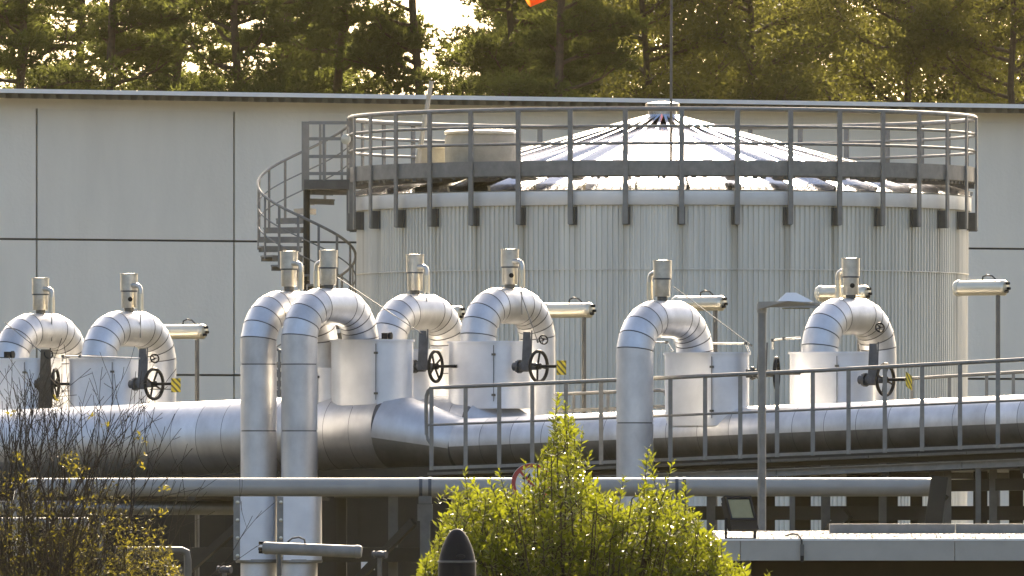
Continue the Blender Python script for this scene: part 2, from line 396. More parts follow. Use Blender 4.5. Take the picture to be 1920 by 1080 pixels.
# ================================================================= TANK
def stain_tank(m, cx, cy, phase):
    """grime runs down the sheeting below each walkway bracket"""
    n = m.node_tree.nodes; l = m.node_tree.links; b = n['Principled BSDF']
    src = b.inputs['Base Color'].links[0].from_socket
    def mth(op, a, v=None, c=None):
        q = n.new('ShaderNodeMath'); q.operation = op
        for i, x in enumerate((a, v, c)):
            if x is None: continue
            if isinstance(x, (int, float)): q.inputs[i].default_value = x
            else: l.new(x, q.inputs[i])
        return q.outputs[0]
    g_ = n.new('ShaderNodeNewGeometry'); sx = n.new('ShaderNodeSeparateXYZ'); l.new(g_.outputs['Position'], sx.inputs[0])
    an = mth('ARCTAN2', mth('SUBTRACT', sx.outputs[1], cy), mth('SUBTRACT', sx.outputs[0], cx))
    u = mth('FRACT', mth('ADD', mth('MULTIPLY', mth('SUBTRACT', an, phase), 36 / (2 * math.pi)), 100.5))
    d = mth('ABSOLUTE', mth('SUBTRACT', u, 0.5))
    nz = n.new('ShaderNodeTexNoise'); nz.inputs['Scale'].default_value = 1.0; nz.inputs['Detail'].default_value = 4
    mp = n.new('ShaderNodeMapping'); mp.inputs['Scale'].default_value = (5, 5, .35); l.new(g_.outputs['Position'], mp.inputs[0]); l.new(mp.outputs[0], nz.inputs['Vector'])
    mk = n.new('ShaderNodeMapRange'); mk.interpolation_type = 'SMOOTHSTEP'; mk.inputs['From Min'].default_value = .16; mk.inputs['From Max'].default_value = .02
    l.new(d, mk.inputs['Value'])
    zr = n.new('ShaderNodeMapRange'); zr.inputs['From Min'].default_value = 5.6; zr.inputs['From Max'].default_value = 7.7; l.new(sx.outputs[2], zr.inputs['Value'])
    nm = n.new('ShaderNodeMapRange'); nm.inputs['From Min'].default_value = .35; nm.inputs['From Max'].default_value = .65; l.new(nz.outputs['Fac'], nm.inputs['Value'])
    f = mth('MULTIPLY', mth('MULTIPLY', mk.outputs[0], zr.outputs[0]), mth('ADD', mth('MULTIPLY', nm.outputs[0], .55), .12))
    mx = n.new('ShaderNodeMix'); mx.data_type = 'RGBA'; mx.inputs['B'].default_value = (.30, .26, .17, 1)
    l.new(src, mx.inputs['A']); l.new(f, mx.inputs['Factor']); l.new(mx.outputs['Result'], b.inputs['Base Color'])
stain_tank(M_TANK, Xat(1242, 218.0), 218.0, R(2.75 - 90))
TY = 218.0; TX = Xat(1242, TY); TC = Vector((TX, TY, 0))
tank = empty('storage_tank', TC, 'round corrugated metal storage tank with a shallow cone roof and railed walkway', 'tank')
RW = 5.21; NR = 352
def corrugated(r, z0, z1):
    mb = MB(); ring = []
    for k in range(NR):
        t = 2 * math.pi * k / NR; dt = 2 * math.pi / NR
        for f, dr in ((0, 0), (.34, 0), (.44, -.032), (.90, -.032)): ring.append((t + dt * f, r + dr))
    N = len(ring); o = 0
    for z in (z0, z1):
        for t, rr in ring: mb.v.append(TC + Vector((math.cos(t) * rr, math.sin(t) * rr, z)))
    for k in range(N): mb.face([k, (k + 1) % N, N + (k + 1) % N, N + k])
    return mb
for r, z0, z1 in ((RW, 6.95, 8.03), (RW - .012, 4.15, 6.965), (RW - .022, 0.0, 4.165)):
    corrugated(r, z0, z1).build('wall_course', M_TANK, tank, smooth=False)
m = MB(); m.rev([(RW - .006, 6.94), (RW + .004, 6.942), (RW + .004, 6.958), (RW - .006, 6.96)], TC, 180, caps=False); m.build('course_seam', M_TANK, tank)
m = MB(); m.rev([(RW - .04, 8.02), (RW + .045, 8.02), (RW + .05, 8.03), (RW + .05, 8.25), (RW + .065, 8.262), (RW - .02, 8.27)], TC, 180, caps=False); m.build('fascia_band', M_FASC, tank)
# cone roof: one sheet per bay, each with its own standing seam
NS = 38; dA = 2 * math.pi / NS; ZR, ZA = 8.272, 9.60
def rz_(r): return ZR + (ZA - ZR) * (RW + .06 - r) / (RW + .06 - .22)
m = MB(); NQ = 5
for k in range(NQ):
    a, b = -dA / 2 + dA * k / NQ, -dA / 2 + dA * (k + 1) / NQ
    for r0, r1 in ((.22, 1.8), (1.8, 3.5), (3.5, RW + .06)):
        P = [(r0, a), (r1, a), (r1, b), (r0, b)]
        m.add([TC + Vector((math.cos(t) * r, math.sin(t) * r, rz_(r))) for r, t in P], [(0, 1, 2, 3)])
for r0, r1 in ((.24, RW + .07),):
    t = -dA / 2; e = Vector((-math.sin(t), math.cos(t), 0)); d = Vector((math.cos(t), math.sin(t), 0))
    p, q = TC + d * r0 + Vector((0, 0, rz_(r0) + .04)), TC + d * r1 + Vector((0, 0, rz_(r1) + .04))
    m.bar(p + e * .02, q + e * .02, .05, .085)
sheet = m.build('roof_sheet', M_TROOF, tank, smooth=True, ang=20)
ph = R(3.8 - 90) + dA / 2
sheet.rotation_euler = (0, 0, ph)
for k in range(1, NS): inst(sheet, tank, (0, 0, 0), (0, 0, ph + k * dA))
m = MB(); m.rev([(.36, 9.53), (.27, 9.60), (.25, 9.62), (.25, 9.80), (.29, 9.81), (.29, 9.87), (.10, 9.90), (0.0, 9.90)], TC, 32); m.build('roof_cap', M_TROOF, tank)
# walkway ring
RR = 5.33
m = MB()
for k in range(10):
    r = 4.62 + k * .078; m.rev([(r, 8.50), (r + .012, 8.50), (r + .012, 8.532), (r, 8.532), (r, 8.50)], TC, 144, caps=False)
for k in range(216):
    t = 2 * math.pi * (k + .5) / 216; d = Vector((math.cos(t), math.sin(t), 0))
    m.bar(TC + d * 4.62 + UP * 8.515, TC + d * 5.333 + UP * 8.515, .012, .026)
m.build('walkway_grating', M_GALVD, tank, smooth=False)
m = MB(); m.rev([(5.334, 8.512), (5.346, 8.512), (5.346, 8.76), (5.334, 8.76), (5.334, 8.512)], TC, 144, caps=False); m.build('toe_plate', M_GALV, tank)
m = MB()
for k in range(200):    # ragged grating bars hanging below the toe plate
    t = 2 * math.pi * k / 200 + random.uniform(-.008, .008); h = random.uniform(.012, .05)
    m.box(TC + Vector((math.cos(t) * 5.30, math.sin(t) * 5.30, 8.50 - h / 2)), .03, random.uniform(.04, .1), h, t)
tag(m.build('grating_edge', M_GALVD, tank, smooth=False), kind='stuff')
def hoop(z, r, name):
    m = MB(); pts = [TC + Vector((math.cos(t) * RR, math.sin(t) * RR, z)) for t in [2 * math.pi * k / 120 for k in range(121)]]
    m.tube(pts, r, 10, cap=False); return m.build(name, M_GALV, tank)
hoop(9.61, .040, 'top_rail'); hoop(9.325, .026, 'mid_rail'); hoop(9.04, .026, 'mid_rail')
# posts (built at angle 0 and turned)
def at0(r, z): return TC + Vector((r, 0, z))
m = MB(); m.bar(at0(RR + .035, 7.70), at0(RR + .035, 9.60), .035, .085, up=(0, 1, 0)); post = m.build('post', M_GALV, tank, smooth=False)
m = MB(); m.box(at0(5.288, 7.84), .17, .045, .30); m.box(at0(5.226, 7.84), .03, .13, .30)
br = m.build('bracket', M_GALVD, post, smooth=False)
m = MB(); m.add([at0(4.6, 8.495), at0(5.33, 8.495), at0(5.33, 8.36), at0(4.75, 8.42)], [(0, 1, 2, 3)])
v = [(4.6, 8.495), (5.33, 8.495), (5.33, 8.42), (4.8, 8.44)]
m = MB(); m.add([TC + Vector((r, s * .03, z)) for s in (-1, 1) for r, z in v], [(0, 1, 2, 3), (7, 6, 5, 4), (0, 4, 5, 1), (1, 5, 6, 2), (2, 6, 7, 3), (3, 7, 4, 0)])
gu = m.build('gusset', M_GALVD, post, smooth=False)
p0 = R(2.75 - 90)
post.rotation_euler = (0, 0, p0)
for k in range(1, 36):
    c = inst(post, tank, (0, 0, 0), (0, 0, p0 + R(10 * k)))
    for s in (br, gu): inst(s, c)

# things on the tank top
def on_tank(px, Y, z): return Vector((Xat(px, Y), Y, z))
c = on_tank(901, 214.75, 8.54)
drum = empty('roof_drum', c, 'squat pale concrete drum with a shiny rim on the tank walkway', 'drum')
m = MB(); m.rev([(.57, 0), (.60, .05), (.60, .62), (.575, .70), (0, .70)], c, 48); m.build('shell', M_CONC, drum)
m = MB(); m.rev([(.58, .70), (.61, .705), (.61, .745), (.56, .775), (0, .79)], c, 48); m.build('lid', M_STAIN, drum)
c = on_tank(812, 215.6, 8.54)
bx = empty('junction_box', c, 'low pale metal box beside the concrete drum on the tank walkway', 'box')
m = MB(); m.box(c + Vector((0, 0, .25)), .46, .34, .48, .2); m.build('case', M_CONC, bx, smooth=False)
m = MB(); m.box(c + Vector((0, 0, .505)), .50, .38, .028, .2); m.build('lid', M_STAIN, bx, smooth=False)
c = on_tank(778, 216.6, 8.53)
mast = empty('leaning_mast', c, 'thin pale mast leaning to the right behind the tank railing', 'mast')
m = MB(); tip = W(809, 152, 216.6); m.tube([c, tip], [.05, .035], 8); m.build('tube', M_CONC, mast)
m = MB(); m.box(c + Vector((0, 0, .06)), .2, .2, .12); m.build('foot', M_GALVD, mast, smooth=False)
c = on_tank(1258, 212.98, 8.53)
ws = empty('windsock', c, 'orange windsock on a thin pole fixed to the tank walkway', 'windsock')
m = MB(); m.tube([c, W(1259, -135, 212.98)], .022, 8); m.build('pole', M_GALVD, ws)
q0, q1 = W(1240, -92, 212.98), W(987, -4, 212.6)
m = MB(); N = 9
dq = (q1 - q0); ps = [q0 + dq * (i / N) + Vector((0, 0, .10 * math.sin(math.pi * i / N))) for i in range(N + 1)]
m.tube(ps, [.30 - .015 * i for i in range(N + 1)], 24, cap=False); m.build('sock', M_ORANGE, ws)
m = MB(); m.torus(q0, dq, .305, .014); m.bar(q0 + Vector((0, 0, .3)), W(1259, -125, 212.98), .02, .02); m.bar(q0 - Vector((0, 0, .3)), W(1259, -70, 212.98), .02, .02); m.build('hoop', M_GALVD, ws)

# ----------------------------------------------------------------- spiral stair
SY = 218.0; SX = Xat(575, SY); SCn = Vector((SX, SY, 0))
stair = empty('spiral_staircase', SCn, 'grey steel spiral staircase climbing to the tank walkway', 'staircase')
def sp(phi, r, z): return SCn + Vector((math.cos(R(phi)) * r, math.sin(R(phi)) * r, z))
def hz(phi): return Zat(345 + (phi - 180) * .75, SY)     # hand rail height by angle
m = MB(); m.tube([SCn, SCn + Vector((0, 0, Zat(352, SY)))], .058, 14); m.build('newel_pole', M_DARK, stair)
m = MB(); m.box(SCn + Vector((-.02, -.02, (Zat(356, SY) + Zat(228, SY)) / 2)), .13, .06, Zat(228, SY) - Zat(356, SY)); m.build('newel_head', M_GALV, stair, smooth=False)
STEP = 24.0
k = 0
def tread_mesh():
    mb = MB(); a0, a1 = -STEP / 2 - 1.5, STEP / 2 + 1.5
    o = Vector((0, 0, 0))
    P = []
    for r, a in ((.07, -8), (.83, a0), (.845, 0), (.83, a1), (.07, 8)):
        P.append((math.cos(R(a)) * r, math.sin(R(a)) * r))
    mb.prism(P, -.03, 0.0)
    for a in (a0 + .6, a1 - .6):     # front and rear edge plates
        p = Vector((math.cos(R(a)) * .10, math.sin(R(a)) * .10, -.05)); q = Vector((math.cos(R(a)) * .82, math.sin(R(a)) * .82, -.05))
        mb.bar(p, q, .012, .10)
    return mb.mesh('tread', M_GALV, smooth=False)
tm = tread_mesh()
bal = MB(); bal.bar((.835, 0, -.06), (.835, 0, 1.0), .022, .04, up=(0, 1, 0)); bm_ = bal.mesh('baluster', M_GALV, smooth=False)
phi = 45.0
while True:
    zt = hz(phi) - 1.0
    if zt < .12: break
    o = bpy.data.objects.new('tread', tm); COL.objects.link(o); o.parent = stair; o.location = (0, 0, zt); o.rotation_euler = (0, 0, R(phi)); ORG[o.name] = SCn
    b = bpy.data.objects.new('baluster', bm_); COL.objects.link(b); b.parent = o
    phi += STEP
PHI1 = phi
for nm, dz, rad in (('hand_rail', 0, .024), ('mid_rail', -.36, .012), ('mid_rail', -.66, .012)):
    m = MB(); m.tube([sp(p, .835, hz(p) + dz) for p in [30 + (PHI1 - 60) * i / 160 for i in range(161)]], rad, 8); m.build(nm, M_GALV, stair)
# landing and its railing up to the tank walkway
m = MB(); zc = (Zat(338, SY) + Zat(356, SY)) / 2
m.box(((Xat(571, SY) + Xat(664, SY)) / 2, SY - .1, zc), Xat(664, SY) - Xat(571, SY), .9, .16); m.build('landing', M_GALVD, stair, smooth=False)
for py in (232, 262, 295, 327):
    m = MB(); m.bar((Xat(580, SY), SY - .55, Zat(py, SY)), (Xat(656, SY), SY - .55, Zat(py, SY)), .025, .055); m.build('landing_rail', M_GALV, stair, smooth=False)
for px in (600, 608):
    m = MB(); m.bar((Xat(px, SY), SY - .55 + (.9 if px == 600 else 0), Zat(340, SY)), (Xat(px, SY), SY - .55 + (.9 if px == 600 else 0), Zat(232, SY)), .045, .03, up=(0, 1, 0)); m.build('landing_post', M_GALV, stair, smooth=False)
m = MB(); m.bar((Xat(661, SY), SY - .55, Zat(432, SY)), (Xat(661, SY), SY - .55, Zat(218, SY)), .10, .05, up=(0, 1, 0)); m.build('landing_post', M_GALV, stair, smooth=False)
c = W(650, 261, SY - .62)
lamp = empty('bulkhead_lamp', c, 'small round bulkhead lamp on the landing post of the spiral stair', 'lamp')
m = MB(); m.rev([(.06, -.02), (.085, .0), (.085, .05), (.04, .085), (0, .09)], c, 20, axis=(-.5, -.85, 0)); m.build('dome', M_TUBEG, lamp)
m = MB(); m.bar(c + Vector((.02, .03, 0)), W(661, 261, SY - .56), .04, .05); m.build('arm', M_GALVD, lamp, smooth=False)

# ================================================================= PIPELINES
def jacket(mb, p, q, r, n=36, a0=0.0, a1=2 * math.pi):
    """open cylinder shell between p and q, angles measured from the upward direction"""
    d = (q - p).normalized(); s_, u = frame(d)
    full = abs(a1 - a0 - 2 * math.pi) < 1e-6; o = len(mb.v); mm = n if full else n + 1
    for e, rr in ((p, r[0] if isinstance(r, tuple) else r), (q, r[1] if isinstance(r, tuple) else r)):
        for k in range(mm):
            t = a0 + (a1 - a0) * k / n
            mb.v.append(e + u * (math.cos(t) * rr) + s_ * (math.sin(t) * rr))
    for k in range(n):
        k2 = (k + 1) % mm
        mb.face([o + k, o + k2, o + mm + k2, o + mm + k])
    return mb
def seam_bar(mb, p, q, r, ang):
    d = (q - p).normalized(); s_, u = frame(d); e = u * math.cos(ang) + s_ * math.sin(ang)
    return mb.bar(p + e * (r + .003), q + e * (r + .003), .022, .008, up=e)
RB, RS = .527, .352
def header(name, off, sL, sRed0, sRed1, sEnd, label, dz=0.0):
    th = empty(name, apt((sL + sEnd) / 2, off, 0), label, 'pipe')
    core = MB(); core.tube([apt(sL, off, zbig(sL) + dz), apt(sRed0, off, zbig(sRed0) + dz), apt(sRed1, off, zsmall(sRed1) + dz), apt(sEnd, off, zsmall(sEnd) + dz)],
                           [RB - .012, RB - .012, RS - .012, RS - .012], 28); core.build('core', M_SEAM, th)
    s = sL; i = 0; rng = random.Random(5)
    while s < sRed0 - .05:
        e = min(s + .44, sRed0)
        p, q = apt(s + .004, off, zbig(s) + dz), apt(e - .004, off, zbig(e) + dz)
        m = MB(); jacket(m, p, q, RB)
        sg = m.build('jacket_section', M_ALU, th)
        m = MB(); seam_bar(m, p, q, RB, R(-97 - (24 if i % 2 else 0) - rng.uniform(0, 5))); m.build('lap_seam', M_ALUB, sg, smooth=False)
        s = e; i += 1
    # eccentric reducer: upper sheets and lower sheets
    p, q = apt(sRed0 + .004, off, zbig(sRed0) + dz), apt(sRed1 - .004, off, zsmall(sRed1) + dz)
    m = MB(); jacket(m, p, q, (RB, RS), 30, R(-100), R(100)); m.build('reducer_upper', M_ALU, th)
    m = MB(); jacket(m, p, q, (RB - .006, RS - .006), 30, R(99), R(261)); m.build('reducer_lower', M_ALUD, th)  # underside shade of the reducer is painted in by the darker metal
    s = sRed1; i = 0
    while s < sEnd - .05:
        e = min(s + .52, sEnd)
        p, q = apt(s + .004, off, zsmall(s) + dz), apt(e - .004, off, zsmall(e) + dz)
        m = MB(); jacket(m, p, q, RS, 24, R(-96), R(96)); sg = m.build('jacket_section', M_ALU, th)
        m = MB(); jacket(m, p, q, RS - .006, 24, R(95), R(265)); m.build('lower_jacket', M_ALUD, sg)  # lower half coloured darker to draw the unlit side of the pipe
        if i % 3 == 1:
            m = MB(); seam_bar(m, p, q, RS, R(-108)); m.build('lap_seam', M_ALUB, sg, smooth=False)
        s = e; i += 1
    # pipe shoes down to the rack
    s = sL + .6
    while s < sEnd:
        zz = (zbig(s) - RB if s < sRed0 else zsmall(s) - RS) + dz + .03
        c0 = apt(s, off, zz)
        m = MB(); m.box(c0 - Vector((0, 0, .08)), .18, .3, .16, -TH); m.build('pipe_shoe', M_GALVD, th, smooth=False)
        s += 2.4
    return th
sA = lambda px, off=0.0: sval(axpt(px, off))
header('header_pipe', 0.0, sA(-150), sA(737), sA(868), sA(2080), 'long silver jacketed pipeline with an eccentric reducer behind the walkway railing')
OFFB = 1.35
header('header_pipe', OFFB, sA(-150, OFFB), sA(905, OFFB), sA(1003, OFFB), sA(2080, OFFB), 'second silver pipeline behind the first, its tapering reducer below a valve box', dz=-.02)

# ----------------------------------------------------------------- gooseneck pipes
SP, RE, RT = 1.455, .51, .252
UP = Vector((0, 0, 1))
def ring_at(c, nrm, radial, side, rt, stretch, n):
    pass
def gooseneck(pxaxis, row, apex_py, label, zL=None, zR=None, seams=(), rt=RT):
    if row == 'front': Rp = axpt(pxaxis, 0.0); Lp = Rp - PD * SP
    else: Lp = axpt(pxaxis, OFFB); Rp = Lp + PD * SP
    Ymid = (Lp.y + Rp.y) / 2
    zt = Zat(apex_py, Ymid) - rt; zs = zt - RE
    hd_z = zbig(sval(Lp if row == 'back' else Rp)) + .2
    zl = hd_z if row == 'back' else (0.0 if zL is None else zL)
    zr = hd_z if row == 'front' else hd_z - .42
    e = empty('gooseneck_pipe', Vector((Lp.x, Lp.y, 0)) if row == 'front' else Vector((Rp.x, Rp.y, 0)), label, 'pipe bend', 'gooseneck pipes over the headers')
    # centre line vertices and the mitre plane at each
    n = 5; da = math.pi / 2 / n; V = []
    CL = Lp + PD * RE + UP * zs; CR = Rp - PD * RE + UP * zs
    V.append((Lp + UP * zl, UP))
    cuts = [z for z in seams if zl + .1 < z < zs - .1]
    for z in sorted(cuts): V.append((Lp + UP * z, UP))
    for i in range(n):
        a = (i + .5) * da; rad = -PD * math.cos(a) + UP * math.sin(a); tan = PD * math.sin(a) + UP * math.cos(a)
        V.append((CL + rad * (RE / math.cos(da / 2)), tan))
    for i in range(n):
        a = (i + .5) * da; rad = PD * math.sin(a) + UP * math.cos(a); tan = PD * math.cos(a) - UP * math.sin(a)
        V.append((CR + rad * (RE / math.cos(da / 2)), tan))
    for z in sorted([z for z in (zs - .35, zs - 1.3, zs - 2.2) if zr + .1 < z], reverse=True): V.append((Rp + UP * z, -UP))
    V.append((Rp + UP * zr, -UP))
    side = PD.cross(UP).normalized(); n2 = 32; g_ = .008
    rings = []
    for i in range(len(V) - 1):
        p, q = V[i][0], V[i + 1][0]; d = (q - p).normalized(); other = side.cross(d).normalized()
        m = MB()
        for (pt, nrm, sg) in ((p, V[i][1], 1), (q, V[i + 1][1], -1)):
            for k in range(n2):
                t = 2 * math.pi * k / n2
                b = pt + side * (math.cos(t) * rt) + other * (math.sin(t) * rt)
                # slide along d onto the mitre plane through pt, then back off by the joint width
                lam = (pt - b).dot(nrm) / d.dot(nrm)
                m.v.append(b + d * (lam + sg * g_))
        for k in range(n2):
            k2 = (k + 1) % n2; m.face([k, k2, n2 + k2, n2 + k])
        m.build('jacket_section', M_ALU, e)
    core = MB(); core.tube([v[0] for v in V], rt - .014, 24); core.build('core', M_SEAM, e)
    if row == 'back':
        m = MB(); q = Rp + UP * (zr + .02)
        m.tube([q + UP * .1, q + UP * .02, q - PD * .04 - UP * .05, q - PD * .14 - UP * .1, q - PD * .3 - UP * .1, q - PD * (SP - .3) - UP * .1], rt * .9, 20); m.build('return_stub', M_ALU, e)
    return e, Lp, Rp, zt, zs
def vent(parent, px, py_top, py_neck, Y, side, hole):
    """two-stage vent can on top of the bend; side: elbow left (-1) or right (1)"""
    c = Vector((Xat(px, Y), Y, 0)); z0, z1 = Zat(py_neck, Y), Zat(py_top, Y); h = z1 - z0
    m = MB(); m.rev([(.105, z0 + .05), (.108, z0 + .06), (.108, z0 + h * .52), (.10, z0 + h * .535)], c, 28); st = m.build('vent_stack', M_STAIN, parent)
    m = MB(); m.rev([(.07, z0 - .06), (.07, z0 + .055)], c, 20); m.build('neck', M_GALVD, st)
    m = MB(); m.rev([(.112, z0 + h * .54), (.124, z0 + h * .555), (.124, z0 + h * .97), (.13, z0 + h * .975), (.13, z0 + h), (.05, z0 + h * 1.005), (0, z0 + h * 1.005)], c, 28); m.build('cap', M_STAIN, st)
    m = MB(); m.rev([(.119, z0 + h * .515), (.122, z0 + h * .52), (.122, z0 + h * .56), (.119, z0 + h * .565)], c, 28, caps=False); m.build('band', M_IRON, st)
    e = AD * side; b = c + UP * (z0 + h * .68); f = Vector((0, -.06, 0)) if side > 0 else Vector((0, .02, 0))
    pts = [b + f + e * .06, b + f + e * .15, b + f + e * .19 - UP * .02, b + f + e * .205 - UP * .06, b + f + e * .205 - UP * .13]
    m = MB(); m.tube(pts, .036, 12); m.build('drain_elbow', M_STAIN, st)
    m = MB(); m.tube([b + f + e * .205 - UP * .12, b + f + e * .205 - UP * .36], .042, 12); m.build('drain_tube', M_LAMPH, st)
    m = MB(); m.tube([b + f + e * .205 - UP * .35, b + f + e * .205 - UP * .75], .008, 6); m.build('drain_line', M_GALV, st)
    if hole:
        m = MB(); m.rev([(.034, -.01), (.034, .012), (.02, .015), (0, .012)], c + UP * (z0 + h * .32) + Vector((.02, -.105, 0)), 16, axis=(.1, -1, 0)); m.build('port_plug', M_BLACK, st)
    return st
def stadium(c, L, r, n=12):
    P = []
    for k in range(n + 1):
        a = -math.pi / 2 + math.pi * k / n; P.append(c + AD * (L / 2 + math.cos(a) * r) + PD * (math.sin(a) * r))
    for k in range(n + 1):
        a = math.pi / 2 + math.pi * k / n; P.append(c + AD * (-L / 2 + math.cos(a) * r) + PD * (math.sin(a) * r))
    return [(p.x, p.y) for p in P]
def valve_box(leg, py_top, zb, label, L=.50, r=.37, shift=.2):
    c = leg + AD * shift; zt = Zat(py_top, c.y)
    e = empty('valve_box', Vector((c.x, c.y, zb)), label, 'valve box', 'insulated valve boxes on the headers')
    m = MB(); m.prism(stadium(c, L, r), zb, zt - .03); m.build('shell', M_ALUB, e, ang=30)
    m = MB(); m.prism(stadium(c, L, r + .022), zt - .03, zt); m.build('lid', M_ALUB, e, ang=30)
    for sgn in (-1,):
        p = c + AD * (L / 2 + .08) - PD * (r + .004)
        m = MB(); m.bar(p + UP * (zb + .1), p + UP * (zt - .06), .009, .009); m.build('closing_strip', M_IRON, e, smooth=False)
        for f in (.2, .8):
            m = MB(); m.box(p + UP * (zb + (zt - zb) * f), .05, .03, .03, -TH); m.build('latch', M_GALVD, e, smooth=False)
    return e
def rod(name, p, q, r, mt, label, cat, group=None):
    th = empty(name, Vector(p), label, cat, group)
    m = MB(); m.tube([p, q], r, 6); m.build('rod', mt, th)
    d = (Vector(q) - Vector(p)).normalized()
    m = MB(); m.rev([(r * 2.2, -.02), (r * 2.2, .02)], q, 8, axis=d); m.build('end_clevis', M_GALVD, th)
    return th

defs = [  # axis-leg column, row, apex row, vent (px, top, neck), elbow side, port, label
    (20, 'back', 588, (76, 521, 588), 1, 0, 'gooseneck pipe beside the brown valve, behind the bare twigs'),
    (184, 'back', 584, (242, 513, 584), 1, 1, 'gooseneck pipe with a port plug, left of the bare hall wall'),
    (600, 'front', 546, (542, 471, 544), 1, 0, 'tall gooseneck pipe whose top is half hidden by its twin riser'),
    (676, 'front', 541, (616, 469, 541), -1, 0, 'tall gooseneck pipe standing fully in front of its twin riser'),
    (728, 'back', 552, (778, 477, 551), 1, 0, 'gooseneck pipe behind the wide valve box next to the twin risers'),
    (896, 'back', 540, (956, 467, 540), 1, 1, 'gooseneck pipe with a port plug over the tapering second header'),
    (1303, 'front', 564, (1242, 488, 563), -1, 0, 'gooseneck pipe with one riser descending behind the green shrub'),
    (1537, 'back', 559, (1595, 484, 560), -1, 1, 'gooseneck pipe on the far right beside the street lamp'),
]
boxes = {0: (672, 'pale valve box partly behind the bare twigs beside the brown valve'), 1: (672, 'valve box with a handwheel valve and striped yellow tag, by the bare hall wall'),
         2: (690, 'narrow valve box half hidden behind the twin risers'), 3: (637, 'wide valve box right of the twin risers on the first header'),
         4: (655, 'valve box mostly hidden behind the wide box of the twin risers'), 5: (640, 'valve box standing over the tapering second header'),
         6: (661, 'valve box behind the railing with the edge-on handwheel, left of the street lamp'), 7: (660, 'valve box behind the railing, right of the street lamp')}
GN = []
for i, (pxa, row, ap, vt, sd_, hole, lab) in enumerate(defs):
    if row == 'front':
        Yl = (axpt(pxa, 0) - PD * SP).y; seams = [Zat(py, Yl) for py in ((683, 808, 925) if i in (2, 3) else (680, 793, 905))]
    else: seams = []
    e, Lp, Rp, zt, zs = gooseneck(pxa, row, ap, lab, seams=seams)
    Ym = (Lp.y + Rp.y) / 2
    vent(e, *vt, Ym, sd_, hole)
    leg = Lp if row == 'back' else Rp
    zb = zbig(sval(leg)) + (.28 if pxa < 1000 else -.1)
    if i == 3: zb = zbig(sval(leg)) + .35
    if i == 5: zb = zbig(sval(leg)) + .30
    valve_box(leg, boxes[i][0], zb, boxes[i][1], **({'L': .2, 'shift': .0, 'r': .31} if i == 2 else {}))
    GN.append((Lp, Rp, zt, zs, leg))
rodlab = 'thin brace rod slanting down from a vent stack to its valve box'
for i, (a, b, off) in enumerate(((( 632, 520), (790, 625), .4), ((1262, 537), (1408, 647), .3), ((975, 545), (1008, 640), 1.6), ((10, 605), (78, 660), 1.2))):
    Y1 = axpt(a[0], off).y; Y2 = axpt(b[0], off).y
    rod('brace_rod', W(*a, Y1), W(*b, Y2), .007, M_GALV, rodlab, 'brace rod', 'brace rods of the vent stacks')

